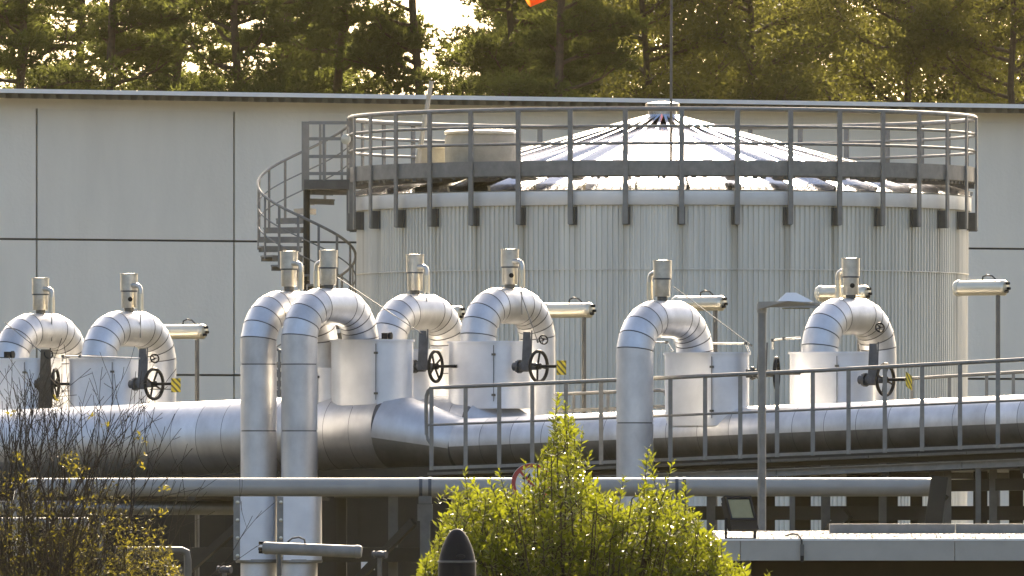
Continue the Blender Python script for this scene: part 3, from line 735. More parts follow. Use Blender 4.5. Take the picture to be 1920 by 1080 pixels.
# ----------------------------------------------------------------- gate valves with handwheels
def handwheel(mb, c, axis, r, rim, spokes=4, a0=.3, hub=1.0):
    A = Vector(axis).normalized(); U, V = frame(A)
    mb.torus(c, A, r, rim)
    for k in range(spokes):
        t = a0 + 2 * math.pi * k / spokes; e = U * math.cos(t) + V * math.sin(t)
        mb.bar(Vector(c) - A * .02 * hub, Vector(c) + e * r, .018 * (.35 + .65 * hub), .024 * hub, up=A)
    mb.rev([(a_ * hub, b_ * hub) for a_, b_ in ((.04, -.05), (.045, -.02), (.045, .03), (.025, .05), (0, .05))], c, 14, axis=A)
    return mb
def gate_valve(px, py, off, label, bonnet=True, r=.213, tagp=True, mt=None, small=None, blen=.42, axis=None, top=620, yaw=0.0, bw=1.0):
    mt = mt or M_IRON
    p = axpt(px, off); Y = p.y; wc = Vector((p.x, p.y, Zat(py, Y)))
    ax = (Matrix.Rotation(R(yaw), 3, 'Z') @ AD) if axis is None else axis
    e = empty('gate_valve', wc, label, 'valve', 'handwheel valves')
    b0 = wc - ax * blen
    m = MB(); m.rev([(.06, 0), (.06, blen * .35), (.075, blen * .36), (.075, blen * .6), (.05, blen * .62), (.05, blen * .9), (.03, blen)], b0, 18, axis=ax); body = m.build('body', mt, e)
    m = MB(); m.rev([(.095, blen * .18), (.095, blen * .26)], b0, 18, axis=ax); m.build('flange', mt, body)
    for k in range(6):
        t = k * math.pi / 3; U, V = frame(ax); m = MB(); m.rev([(.012, -.02), (.012, .05)], b0 + ax * (blen * .18) + (U * math.cos(t) + V * math.sin(t)) * .078, 6, axis=ax); m.build('bolt', mt, body)
    if bonnet:
        bc = b0 + ax * blen * .52; zt = Zat(top, Y)
        S_ = Vector((1, 0, 0)); D_ = Vector((0, 1, 0)); vs = []
        for z, w in ((wc.z - .05 - (.3 if bw > 1 else 0), .075 * bw), (zt, .05 * bw)):
            for a, b in ((-1, -1), (1, -1), (1, 1), (-1, 1)): vs.append(Vector((bc.x, bc.y, z)) + S_ * (a * w) + D_ * (b * w))
        m = MB(); m.add(vs, [(3, 2, 1, 0), (4, 5, 6, 7), (0, 1, 5, 4), (1, 2, 6, 5), (2, 3, 7, 6), (3, 0, 4, 7)]); m.build('bonnet', mt, e, smooth=False)
        m = MB(); m.bar(Vector((bc.x + .055, bc.y - .06, wc.z)), Vector((bc.x + .07, bc.y - .06, zt + .02)), .02, .03); m.build('yoke_bar', mt, e, smooth=False)
    m = MB(); handwheel(m, wc, ax, r, .024, a0=.3 + px * .37); m.build('handwheel', M_BLACK, e)
    m = MB(); m.tube([wc, wc + ax * .33], .022, 10); m.build('stem', M_BLACK, e)
    if tagp:
        tc = wc + ax * .36 + Vector((.02, 0, -.02))
        m = MB(); m.box(tc, .135, .006, .20, R(8) if px < 1500 else R(50))
        if px > 1500:
            for v_ in m.v: v_ += Vector((0, 0, (v_.x - tc.x) * -.7))
        m.build('warning_tag', M_TAG, e, smooth=False)
    if small:
        sc = W(small[0], small[1], Y - .02); m = MB(); handwheel(m, sc, (.35, -.9, .25), .062, .011, 3, .9, .35); hw = m.build('bypass_wheel', M_BLACK, e)
        m = MB(); m.tube([sc, sc + Vector((-.05, .25, -.02))], .014, 8); m.build('bypass_stem', M_IRON, hw)
    return e
gate_valve(104, 720, OFFB - .25, 'brown painted valve with an edge-on black handwheel behind the bare twigs', mt=M_RUST, tagp=False, small=(91, 664), top=655, blen=.3, yaw=24, bw=1.35)
gate_valve(289, 720, OFFB - .42, 'handwheel valve with a yellow striped tag in front of the bare hall wall', small=(290, 672), top=654)
gate_valve(817, 687, OFFB - .42, 'handwheel valve without a tag, right of the wide valve box', tagp=False, top=620, yaw=9)
gate_valve(1010, 687, OFFB - .42, 'handwheel valve with a yellow striped tag above the railing end', small=(1019, 637), top=622)
gate_valve(1456, 700, .1, 'edge-on handwheel valve behind the street lamp post', top=645, tagp=False, yaw=26, mt=M_GALVD)
gate_valve(1660, 712, OFFB - .42, 'handwheel valve with a yellow striped tag behind the railing on the far right', small=(1650, 614), top=644)

def conduit(pts, off, label):
    P = [W(x, y, axpt(x, off).y) for x, y in pts]
    e = empty('conduit', P[0], label, 'conduit', 'thin pale conduits between the goosenecks')
    m = MB(); m.tube(P, .014, 8); m.build('tube', M_STAIN, e)
    for p in P[1:-1]:
        m = MB(); m.rev([(.024, -.02), (.024, .02)], p, 10); m.build('coupling', M_GALVD, e)
    return e
conduit([(1212, 641), (1250, 642), (1262, 660)], 2.4, 'thin pale conduit inside the arch of the gooseneck behind the shrub')
conduit([(1335, 644), (1398, 644), (1406, 662)], .5, 'thin pale conduit above the valve box left of the street lamp')
conduit([(1448, 655), (1449, 638), (1470, 635), (1502, 633)], 1.0, 'thin pale conduit from behind the street lamp to the far right gooseneck')
conduit([(117, 678), (118, 668), (150, 668), (262, 672)], OFFB - .5, 'thin pale conduit above the boxes beside the brown valve')
# ----------------------------------------------------------------- risers' shrouds at the foot of the twin goosenecks
for i, (x0, x1, lab) in enumerate(((442, 521, 'bolted grey shroud around the left one of the twin risers'), (523, 606, 'bolted grey shroud around the right one of the twin risers'))):
    Lp = GN[2 + i][0]; Y = Lp.y; c = Vector((Xat((x0 + x1) / 2 - 3, Y), Y, 0)); w = (x1 - x0) * Y / F
    z0, z1 = Zat(1050, Y), Zat(931, Y)
    e = empty('riser_shroud', Vector((c.x, c.y, z0)), lab, 'shroud', 'riser shrouds')
    P = [(-w / 2, -.30), (w / 2 - .2, -.30)] + [(w / 2 - .2 + .2 * math.sin(R(a)), -.1 - .2 * math.cos(R(a))) for a in range(15, 91, 15)] + [(w / 2, .30), (-w / 2, .30)]
    m = MB(); m.prism([(c.x + x, c.y + y) for x, y in P], z0, z1); m.build('shell', M_ALUB, e, ang=30)
    m = MB(); m.box((c.x - w / 2 + .045, c.y - .306, (z0 + z1) / 2), .085, .012, z1 - z0 - .01); fl = m.build('flange_strip', M_GALV, e, smooth=False)
    for k in range(4):
        m = MB(); m.rev([(.026, 0), (.026, .018), (.014, .026), (0, .027)], (c.x - w / 2 + .055, c.y - .312, z0 + .06 + k * (z1 - z0 - .14) / 3), 10, axis=(0, -1, 0)); m.build('bolt', M_LAMPH, fl)
    m = MB(); m.rev([(.31, z0 - .04), (.32, z0 - .03), (.32, z0 + .01)], (Lp.x, Lp.y, 0), 24); m.build('collar', M_ALUD, e)

# ================================================================= WALKWAY, RAILINGS, RACK
def lerp_tab(tab, x):
    for (x0, y0), (x1, y1) in zip(tab[:-1], tab[1:]):
        if x <= x1: return y0 + (y1 - y0) * (x - x0) / (x1 - x0)
    (x0, y0), (x1, y1) = tab[-2:]; return y0 + (y1 - y0) * (x - x0) / (x1 - x0)
TOPR = [(800, 727.5), (1150, 713), (1500, 696.5), (1920, 674)]
MIDR = [(800, 797), (1150, 783.5), (1500, 769), (1920, 750)]
BOTR = [(800, 878), (1150, 866), (1500, 851), (1920, 834)]
OFR = -1.05
def rp(px, tab, off=OFR):
    p = axpt(px, off); return Vector((p.x, p.y, Zat(lerp_tab(tab, px), p.y)))
rail = empty('walkway_railing', Vector((axpt(1300, OFR).x, axpt(1300, OFR).y, rp(1300, BOTR).z)), 'grey tube railing along the walkway in front of the silver pipeline', 'railing')
pxs = [808 + (2000 - 808) * i / 40 for i in range(41)]
m = MB()
corner = [rp(800, [(0, 815), (2000, 815)]), rp(799, [(0, 760), (2000, 760)]), rp(800, [(0, 742), (2000, 742)]), rp(803, [(0, 733), (2000, 733)]), rp(808, [(0, 728.5), (2000, 728.5)])]
m.tube(corner + [rp(x, TOPR) for x in pxs], .028, 10); m.build('top_rail', M_GALV, rail)
m = MB(); m.tube([rp(800, MIDR)] + [rp(x, MIDR) for x in pxs], .017, 8); m.build('knee_rail', M_GALV, rail)
m = MB(); 
for a, b in zip(pxs[:-1], pxs[1:]): m.bar(rp(a, BOTR), rp(b, BOTR), .02, .045)
m.build('toe_rail', M_GALV, rail, smooth=False)
m = MB(); m.tube([rp(800, [(0, 812), (2000, 812)]), rp(802, [(0, 824), (2000, 824)]), rp(807, [(0, 831), (2000, 831)])], .022, 8); m.build('return_bend', M_GALV, rail)
for px in (809, 873, 936, 998, 1061, 1127, 1191, 1257, 1322, 1388, 1457, 1524, 1591, 1659, 1729, 1800, 1871, 1942):
    a, b = rp(px, BOTR), rp(px, TOPR)
    m = MB(); m.bar(Vector((b.x, b.y, a.z - .03)), b, .058, .03, up=(0, 1, 0)); m.build('post', M_GALV, rail, smooth=False)
# far railing on the other side of the headers
OFB2 = OFFB + 2.2
TB2 = [(1000, 741), (1250, 731), (1700, 710), (1920, 697)]
rail2 = empty('far_railing', Vector((axpt(1400, OFB2).x, axpt(1400, OFB2).y, 4.2)), 'thin grey railing on the far side of the silver pipelines', 'railing')
m = MB(); m.tube([rp(x, TB2, OFB2) for x in (1012, 1120, 1238)] + [rp(1247, [(0, 734), (3000, 734)], OFB2), rp(1250, [(0, 745), (3000, 745)], OFB2), rp(1250, [(0, 790), (3000, 790)], OFB2)], .024, 8); m.build('top_rail', M_GALV, rail2)
m = MB(); m.tube([rp(x, TB2, OFB2) for x in (1560, 1700, 1800, 1960)], .024, 8); m.build('top_rail', M_GALV, rail2)
for px in (1018, 1076, 1140, 1200, 1250, 1710, 1780, 1850, 1900):
    b = rp(px, TB2, OFB2); m = MB(); m.bar(Vector((b.x, b.y, b.z - .95)), b, .045, .028, up=(0, 1, 0)); m.build('post', M_GALV, rail2, smooth=False)
m = MB(); m.bar(rp(1012, [(0, 772), (3000, 772)], OFB2), rp(1260, [(0, 762), (3000, 762)], OFB2), .02, .05); m.build('knee_rail', M_GALV, rail2, smooth=False)

rack = empty('pipe_rack', Vector((axpt(1100, 0).x, axpt(1100, 0).y, 0)), 'dark steel pipe rack of girders, columns and braces below the pipelines', 'pipe rack')
def seg_line(off, tab, dz, x0, x1, w, h, name, mt, n=14):
    m = MB(); xs = [x0 + (x1 - x0) * i / n for i in range(n + 1)]
    m.bar(rp(x0, tab, off) + UP * dz, rp(x1, tab, off) + UP * dz, w, h)
    return m.build(name, mt, rack, smooth=False)
BT = [(-200, 905), (800, 884), (1150, 872), (1500, 857), (1920, 840), (2100, 833)]
# walkway deck plates
for i in range(14):
    xa = 800 + i * 92; a, b = rp(xa + 1, BT, OFR), rp(xa + 91, BT, OFR)
    P = [a, b, b + PD * .62, a + PD * .62]
    m = MB(); m.add([p + UP * dz for dz in (-.05, -.015) for p in P], [(3, 2, 1, 0), (4, 5, 6, 7), (0, 1, 5, 4), (1, 2, 6, 5), (2, 3, 7, 6), (3, 0, 4, 7)])
    m.build('deck_plate', M_GALVD, rack, smooth=False)
seg_line(-.80, [(-200, 918), (800, 896), (1150, 884), (1920, 851), (2100, 843)], 0, -150, 2100, .10, .16, 'girder', M_DARK)
seg_line(.9, [(-200, 925), (800, 903), (1150, 893), (1920, 858), (2100, 850)], 0, -150, 2100, .12, .22, 'girder', M_DARK)
seg_line(-.2, [(-200, 944), (1920, 908), (2100, 905)], 0, 1240, 2100, .3, .16, 'girder', M_DARK)
seg_line(.35, [(-200, 962), (2100, 962)], 0, 1240, 2100, .4, .19, 'girder', M_DARK)
seg_line(-.5, [(-200, 1040), (2100, 1040)], 0, -150, 2100, .2, .2, 'girder', M_DARK)
FT = [(-300, 918), (800, 905), (1150, 897), (1920, 872), (2150, 865)]  # added plates under the headers, blocking light bounced up from the ground
for i in range(22):
    xa = -250 + i * 108; a, b = rp(xa + 1, FT, -.75), rp(xa + 107, FT, -.75)
    P = [a, b, b + PD * 3.4, a + PD * 3.4]
    m = MB(); m.add([p + UP * dz for dz in (-.04, 0) for p in P], [(3, 2, 1, 0), (4, 5, 6, 7), (0, 1, 5, 4), (1, 2, 6, 5), (2, 3, 7, 6), (3, 0, 4, 7)])
    m.build('light_block_plate', M_DARK, rack, smooth=False)
# columns (photo column, width px)
for px, w, off, mt in ((150, 22, -.3, M_DARK), (640, 20, .2, M_DARK), (737, 18, -.2, M_GALVD), (1333, 16, -.2, M_GALVD), (1395, 60, .5, M_DARK), (1440, 26, .8, M_DARK), (1505, 30, .8, M_DARK),
                       (1548, 17, -.2, M_GALVD), (1635, 96, .6, M_DARK), (1655, 14, -.2, M_GALVD), (1718, 22, .6, M_DARK), (1755, 26, -.2, M_GALVD), (1776, 15, -.4, M_GALVD), (1838, 26, .6, M_DARK), (1862, 14, -.3, M_GALVD), (1905, 26, .7, M_DARK)):
    p = axpt(px, off); ww = w * p.y / F; z1 = Zat(lerp_tab(BT, px), p.y) - .12
    m = MB(); m.box((p.x, p.y, z1 / 2), ww, .16, z1); m.build('column', mt, rack, smooth=False)
for a, b, off, w in (((335, 1085), (448, 985), -.9, .11), ((672, 1085), (775, 978), -.9, .11), ((1500, 1060), (1590, 962), -.6, .17), ((1720, 1000), (1770, 925), -.5, .14)):
    m = MB(); m.bar(W(*a, axpt(a[0], off).y), W(*b, axpt(b[0], off).y), w * .7, w); m.build('diagonal_brace', M_DARK, rack, smooth=False)
for px in (100, 360, 620, 880, 1140, 1400, 1660, 1920):
    a = axpt(px, -.85); z = Zat(lerp_tab(BT, px), a.y) - .25
    m = MB(); m.bar(a + UP * z, a + PD * 3.2 + UP * z, .12, .18); m.build('cross_beam', M_DARK, rack, smooth=False)
# bright channel tray climbing along the rack
OFT = -1.35
TT = [(1120, 899), (1500, 884.5), (1920, 867), (2080, 860)]
tray = empty('cable_tray', Vector((axpt(1500, OFT).x, axpt(1500, OFT).y, rp(1500, TT, OFT).z)), 'pale grey channel-shaped cable tray running under the walkway railing', 'cable tray')
for i, (xa, xb) in enumerate(((1120, 1455), (1456, 1803), (1804, 2080))):
    a, b = rp(xa, TT, OFT), rp(xb, TT, OFT); d = (b - a).normalized(); a = a + d * .006
    m = MB(); m.bar(a, b, .015, .085); m.bar(a + UP * .045 - PD * .03, b + UP * .045 - PD * .03, .07, .012); m.bar(a - UP * .045 - PD * .03, b - UP * .045 - PD * .03, .07, .012)
    m.build('channel_length', M_GALV, tray, smooth=False)
    m = MB(); q = a + d * .25
    m.bar(Vector((q.x, q.y, 0)), q - UP * .05, .07, .07); m.build('leg', M_GALVD, tray, smooth=False)

# level grey pipe in front, its lower companion and supports
YP = 167.0
lp = empty('level_pipe', W(800, 930, YP), 'straight level grey painted pipe crossing in front of the risers', 'pipe')
m = MB(); zp = Zat(913.5, YP); x0 = Xat(62, YP)
bend = [Vector((x0 - .12 - .03, YP, zp - .9)), Vector((x0 - .15, YP, zp - .22)), Vector((x0 - .13, YP, zp - .10)), Vector((x0 - .08, YP, zp - .03)), Vector((x0, YP, zp))]
m.tube(bend + [Vector((Xat(1735, YP), YP, zp)), Vector((Xat(1748, YP), YP + .05, zp)), Vector((Xat(1756, YP), YP + .2, zp)), Vector((Xat(1756, YP), YP + 3.0, zp))], .121, 28); m.build('run', M_PAINT, lp)
for px in (789, 806, 1269, 1283):
    m = MB(); m.tube([Vector((Xat(px - 3, YP), YP, zp)), Vector((Xat(px + 3, YP), YP, zp))], .128, 28); m.build('clamp', M_IRON, lp)
for px in (797, 1276):
    m = MB(); m.box((Xat(px, YP), YP, zp - .165), .17, .2, .1); m.box((Xat(px, YP), YP, zp - .33), .20, .12, .22); m.box((Xat(px, YP), YP, (zp - .44) / 2), .13, .12, zp - .44); m.build('support_post', M_GALVD, lp, smooth=False)
m = MB(); a, b = W(1762, 893, YP - .3), W(1747, 1003, YP - .3); m.bar(Vector((b.x, b.y, 0)), b, .22, .05, up=(0, 1, 0)); m.bar(b, a, .22, .05, up=(0, 1, 0)); m.build('end_support', M_DARK, lp, smooth=False)
YP2 = 180.5
lo = empty('lower_pipe', W(220, 965, YP2), 'shaded brown-grey pipe under the level pipe behind the twigs', 'pipe')
m = MB(); zp2 = Zat(952, YP2); m.tube([Vector((Xat(-120, YP2), YP2, zp2)), Vector((Xat(570, YP2), YP2, zp2))], .1, 20); m.build('run', M_ALUD, lo)  # darker jacket colour stands in for the shade on this pipe
for px in (190, 60, 548):
    m = MB(); m.box((Xat(px, YP2), YP2, (zp2 - .095) / 2), .12, .12, zp2 - .095); m.build('support_post', M_GALVD, lo, smooth=False)
sm = empty('drain_pipe', W(300, 1030, 169), 'small silver drain pipe with a bend low down behind the twigs', 'pipe')
m = MB(); m.tube([W(215, 1032, 169), W(340, 1032, 169), W(350, 1036, 169), W(352, 1050, 169), Vector((W(352, 1050, 169).x, 169, 0))], .05, 12); m.build('run', M_GALVD, sm)
m = MB(); m.tube([W(232, 1032, 169), Vector((W(232, 1032, 169).x, 169, 0))], .04, 10); m.build('leg', M_GALVD, sm)
for px, lab in ((326, 'small dark ball valve low down beside the drain pipe'), (421, 'small dark ball valve at the foot of the left riser shroud'), (712, 'small dark ball valve between the rack braces')):
    py = 1040 if px == 712 else 1068
    c = W(px, py, 170.5)
    vv = empty('ball_valve', Vector((c.x, c.y, 0)), lab, 'valve', 'small dark ball valves')
    m = MB(); m.rev([(.03, -.1), (.05, -.1), (.05, -.07), (.035, -.065), (.05, -.02), (.05, .02), (.035, .065), (.05, .07), (.05, .1), (.03, .1)], c, 16, axis=(1, -.5, 0)); m.build('body', M_IRON, vv)
    m = MB(); m.tube([Vector((c.x, c.y, 0)), c], .03, 8); m.build('stub', M_GALVD, vv)
    m = MB(); m.bar(c + UP * .06, c + UP * .11 + Vector((.14, -.03, 0)), .02, .015); m.build('lever', M_BLACK, vv, smooth=False)

# low dark shed behind the rack
sh = empty('low_shed', (Xat(560, 201), 203, 0), 'low dark brown shed in the shade behind the pipe rack', 'shed')
za = Zat(893, 200)
x0, x1 = Xat(-250, 200), Xat(1262, 200)
nb = 18
for i in range(nb):
    a = x0 + (x1 - x0) * i / nb; b = x0 + (x1 - x0) * (i + 1) / nb
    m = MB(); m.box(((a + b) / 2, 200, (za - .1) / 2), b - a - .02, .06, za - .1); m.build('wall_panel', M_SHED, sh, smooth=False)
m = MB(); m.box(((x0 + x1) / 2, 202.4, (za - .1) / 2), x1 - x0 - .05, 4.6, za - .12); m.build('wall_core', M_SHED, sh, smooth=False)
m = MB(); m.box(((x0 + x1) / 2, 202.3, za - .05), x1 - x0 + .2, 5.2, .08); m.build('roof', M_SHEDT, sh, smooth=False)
for px, w in ((640, 16), (690, 26), (1000, 20)):
    c = W(px, 1002 if px != 690 else 1058, 199.9); m = MB(); m.box(c, w * 200 / F, .05, .06 if px != 690 else .18); m.build('vent_grille', M_WHITE, sh, smooth=False)

# ================================================================= LAMPS
def tube_lamp(px, py, Y, label, L=.80, r=.105, ax=None, post_px=None, group='cylinder lamps on posts', post=True, cable=True, mt=None):
    mt = mt or M_LAMPH
    """px, py: middle of the housing"""
    c = W(px, py, Y); A = (ax or AD).normalized()
    e = empty('cylinder_lamp', Vector((c.x, c.y, 0)) if post else c, label, 'lamp', group)
    p, q = c - A * (L / 2), c + A * (L / 2)
    m = MB(); m.tube([p + A * .04, q - A * .06], r, 24); m.build('housing', mt, e)
    m = MB(); m.rev([(r * 1.02, .05), (r * 1.08, .045), (r * 1.08, 0.0), (r * .9, -.03), (0, -.04)], p, 24, axis=A); m.build('end_cap', M_TUBEG if mt is M_LAMPH else mt, e)
    m = MB(); m.rev([(r * 1.03, -.07), (r * 1.03, -.03), (r * .8, 0), (0, .01)], q, 24, axis=A); ec = m.build('gland_plate', mt, e)
    for dx, dz in ((0, .06), (-.02, -.01), (.03, -.05)):
        m = MB(); U, V = frame(A); m.tube([q + U * dx + V * dz - A * .01, q + U * dx + V * dz + A * .05], .021, 10); m.build('gland', M_BLACK, ec)
    if cable:
        m = MB(); b = c + A * (L * .16) + UP * r
        m.tube([b - A * .12, b - A * .11 + UP * .05, b - A * .04 + UP * .075, b + A * .04 + UP * .06, b + A * .1 + UP * .01], .011, 6); m.build('cable_loop', M_CABLE, e)
    if post:
        pp = c + A * (L * .33); m = MB(); m.tube([Vector((pp.x, pp.y, 0)), pp - UP * (r * .8)], .032, 10); m.build('post', M_GALVD, e)
    return e
tube_lamp(342, 622, axpt(342, 3.6).y, 'cylinder lamp on a thin post against the bare hall wall')
tube_lamp(1066, 582, axpt(1066, 3.6).y, 'cylinder lamp right of the gooseneck over the tapering header, against the tank')
tube_lamp(1312, 569, axpt(1312, 3.4).y, 'cylinder lamp behind the gooseneck that descends behind the shrub')
tube_lamp(822, 588, axpt(822, 3.4).y, 'cylinder lamp almost hidden between two goosenecks, only its gland end showing')
tube_lamp(1582, 550, axpt(1582, 3.6).y, 'cylinder lamp right behind the vent stack beside the street lamp')
tube_lamp(1841, 540, axpt(1841, 3.2).y, 'cylinder lamp on a tall post at the right edge of the tank')
tube_lamp(583, 1031, 158, 'long shaded cylinder lamp in front of the riser shrouds', L=1.2, r=.075, ax=Vector((-1, .1, .04)), group='low cylinder lamps', mt=M_GALV)  # duller steel replaces the lamp housing colour to paint in shade
tube_lamp(75, 982, 158, 'long cylinder lamp low down among the bare twigs', L=1.15, r=.075, ax=Vector((-1, .1, 0)), group='low cylinder lamps', mt=M_GALV)  # same duller colour, shade painted into the housing
# small black floodlight boxes on the left gooseneck box and wide box
for px, py, off, lab in ((14, 665, OFFB - .3, 'small black twin box fixed on the valve box behind the bare twigs'), (722, 630, .1, 'small black twin box on top of the wide valve box')):
    p = axpt(px, off); c = Vector((p.x, p.y, Zat(py, p.y)))
    e = empty('limit_switch', c, lab, 'switch box', 'small black switch boxes')
    m = MB(); m.box(c, .085, .08, .085, -.2); m.build('case', M_BLACK, e, smooth=False)
    m = MB(); m.rev([(.055, 0), (.055, .03), (.045, .035), (0, .035)], c + Vector((.06, 0, 0)), 14, axis=(1, -.5, 0)); m.build('dial', M_BLACK, e)
    m = MB(); m.tube([c - UP * .04, c - UP * .12], .016, 8); m.build('stalk', M_GALVD, e)

# street lamp
YL = 158.0
sl = empty('street_lamp', (Xat(1428, YL), YL, 0), 'grey street lamp with a flat peaked head in front of the railing', 'street lamp')
m = MB(); b = Vector((Xat(1428.5, YL), YL, 0)); zt = Zat(584, YL); m.tube([b, b + UP * (zt * .5), b + UP * zt], [.056, .052, .05], 16); m.build('post', M_GALV, sl)
m = MB(); m.rev([(.054, zt - .02), (.06, zt), (.06, zt + .1), (.05, zt + .105)], b, 16); m.build('collar', M_PAINT, sl)
zh = Zat(573, YL)
m = MB()
prof = [(-.05, -.05), (.10, -.02), (.68, -.03), (.72, .0), (.68, .035), (.32, .055), (-.05, .045)]
# flat tapering head
vs = []
for y in (-.18, .18):
    for x, z in prof:
        vs.append(Vector((b.x + x, YL + y * (1 if x > .15 else .5), zh + z)))
n = len(prof); fs = [tuple(range(n))[::-1], tuple(range(n, 2 * n))] + [(k, (k + 1) % n, n + (k + 1) % n, n + k) for k in range(n)]
m.add(vs, fs); m.build('head', M_PAINT, sl, smooth=False)
m = MB(); vs = []
for z, xa, xb, yy in ((.045, .18, .64, .15), (.16, .30, .42, .05)):
    for x, y in ((xa, -yy), (xb, -yy), (xb, yy), (xa, yy)): vs.append(Vector((b.x + x, YL + y, zh + z)))
m.add(vs, [(3, 2, 1, 0), (4, 5, 6, 7), (0, 1, 5, 4), (1, 2, 6, 5), (2, 3, 7, 6), (3, 0, 4, 7)]); m.build('peaked_cover', M_EAVEW, sl, smooth=False)
m = MB(); m.box((b.x + .42, YL, zh - .036), .34, .18, .012); m.build('lens', M_GLASS, sl, smooth=False)

# ================================================================= FLAT-ROOFED HUT IN FRONT
YF = 145.0
hut = empty('flat_roof_hut', (Xat(1660, YF), YF + 3, 0), 'low flat-roofed hut with a white fascia and gravelled roof in the foreground', 'hut')
xl, xr = Xat(1352, YF), Xat(2060, YF); zt, zb = Zat(1011, YF), Zat(1051, YF)
cuts = [xl + .0, Xat(1388, YF), Xat(1503, YF), Xat(1790, YF), xr]
for a, b in zip(cuts[:-1], cuts[1:]):
    m = MB(); m.box(((a + b) / 2, YF, (zt + zb) / 2), b - a - .008, .06, zt - zb); m.build('fascia_board', M_FASW, hut, smooth=False)
m = MB(); m.box((xl - .034, YF + 3.0, (zt + zb) / 2 - .004), .06, 6.0, zt - zb); m.build('fascia_board', M_FASW, hut, smooth=False)
m = MB(); dzr = .085
m.add([(xl, YF + .03, zt - .02), (xr, YF + .03, zt - .02), (xr, YF + 6, zt + dzr), (xl, YF + 6, zt + dzr), (xl, YF + .03, zb + .05), (xr, YF + .03, zb + .05), (xr, YF + 6, zb + .05), (xl, YF + 6, zb + .05)],
      [(0, 1, 2, 3), (7, 6, 5, 4), (4, 5, 1, 0), (5, 6, 2, 1), (6, 7, 3, 2), (7, 4, 0, 3)]); m.build('roof', M_MEMB, hut, smooth=False)
m = MB(); m.box(((xl + xr) / 2 + .1, YF + 3.2, (zb + .04) / 2), xr - xl - .5, 5.2, zb + .04); m.build('wall', M_SHED, hut, smooth=False)
m = MB(); m.bar((xl - .02, YF - .034, zt - .006), (xr, YF - .034, zt - .006), .014, .022); m.build('drip_edge', M_EAVEW, hut, smooth=False)
m = MB()
rg = random.Random(3)
for _ in range(2600):
    x = rg.uniform(xl + .1, xr - .1); y = rg.uniform(YF + .1, YF + 5.8); z = zt - .02 + (dzr + .02) * (y - YF - .03) / 5.97
    s = rg.uniform(.005, .013)
    m.add([(x - s, y, z), (x, y - s, z), (x + s, y, z), (x, y + s, z), (x, y, z + s)], [(0, 1, 4), (1, 2, 4), (2, 3, 4), (3, 0, 4)])
tag(m.build('gravel', M_MEMB, hut, smooth=False), kind='stuff')
duct = empty('roof_duct', (Xat(1740, YF + 4.6), YF + 4.6, zt + .06), 'long low grey duct lying on the hut roof', 'duct')
for i, (a, b) in enumerate(((1555, 1790), (1792, 2040))):
    m = MB(); y = YF + 4.6; m.box(((Xat(a, y) + Xat(b, y)) / 2, y, zt + .115), Xat(b, y) - Xat(a, y), .22, .105); m.build('duct_length', M_GALV, duct, smooth=False)
# cable over the fascia
cb = empty('fascia_cable', W(1503, 1030, YF - .05), 'black cable bent over the hut fascia into a small clamp', 'cable')
m = MB(); m.tube([W(1474, 1004, YF + .4), W(1488, 1000, YF + .2), W(1497, 1003, YF), W(1503, 1012, YF - .06), W(1504, 1030, YF - .06), W(1504, 1054, YF - .06)], .012, 8); m.build('cable', M_CABLE, cb)
m = MB(); m.box(W(1504, 1034, YF - .055), .045, .05, .16); m.build('clamp', M_GALVD, cb, smooth=False)
m = MB(); m.box(W(1504, 1047, YF - .06), .04, .05, .06); m.build('plug', M_BLACK, cb, smooth=False)
# floodlight
fc = W(1389, 962, YF + .5)
fl = empty('floodlight', W(1389, 1003, YF + .5), 'black LED floodlight tilted upward on a bracket on the hut roof', 'floodlight')
psi, tau = R(33), R(24)
fn = Vector((math.sin(psi) * math.cos(tau), -math.cos(psi) * math.cos(tau), math.sin(tau)))
fu = Vector((math.cos(psi), math.sin(psi), 0)); fv = fu.cross(fn) * -1
fv = fn.cross(fu)
if fv.z < 0: fv = -fv
def slab(mb, c, hu, hv, t):
    vs = [c + fu * (a * hu) + fv * (b * hv) + fn * s for s in (0, t) for a, b in ((-1, -1), (1, -1), (1, 1), (-1, 1))]
    return mb.add(vs, [(3, 2, 1, 0), (4, 5, 6, 7), (0, 1, 5, 4), (1, 2, 6, 5), (2, 3, 7, 6), (3, 0, 4, 7)])
m = MB(); slab(m, fc - fn * .05, .185, .205, .06); m.build('case', M_BLACK, fl, smooth=False)
m = MB(); slab(m, fc + fv * .045 + fn * .0105, .15, .115, .004); m.build('glass', M_GLASS, fl, smooth=False)
m = MB()
for a, b, hu, hv in ((0, .19, .18, .014), (0, -.085, .18, .014), (-.165, .05, .014, .13), (.165, .05, .014, .13)): slab(m, fc + fu * a + fv * b + fn * .0105, hu, hv, .018)
m.build('frame', M_BLACK, fl, smooth=False)
for k in range(6):
    m = MB(); slab(m, fc - fn * .11 + fu * (-.15 + .06 * k), .006, .17, .058); m.build('cooling_fin', M_BLACK, fl, smooth=False)
m = MB()
zroof = zt + .0
for s in (-1, 1):
    p = fc + fu * (.20 * s) - fn * .03 - fv * .05
    m.bar(p, Vector((p.x, p.y, zroof)), .03, .012)
a = fc + fu * .20 - fn * .03 - fv * .05; b = fc - fu * .20 - fn * .03 - fv * .05
m.bar(Vector((a.x, a.y, zroof + .01)), Vector((b.x, b.y, zroof + .01)), .04, .012); m.build('bracket', M_BLACK, fl, smooth=False)

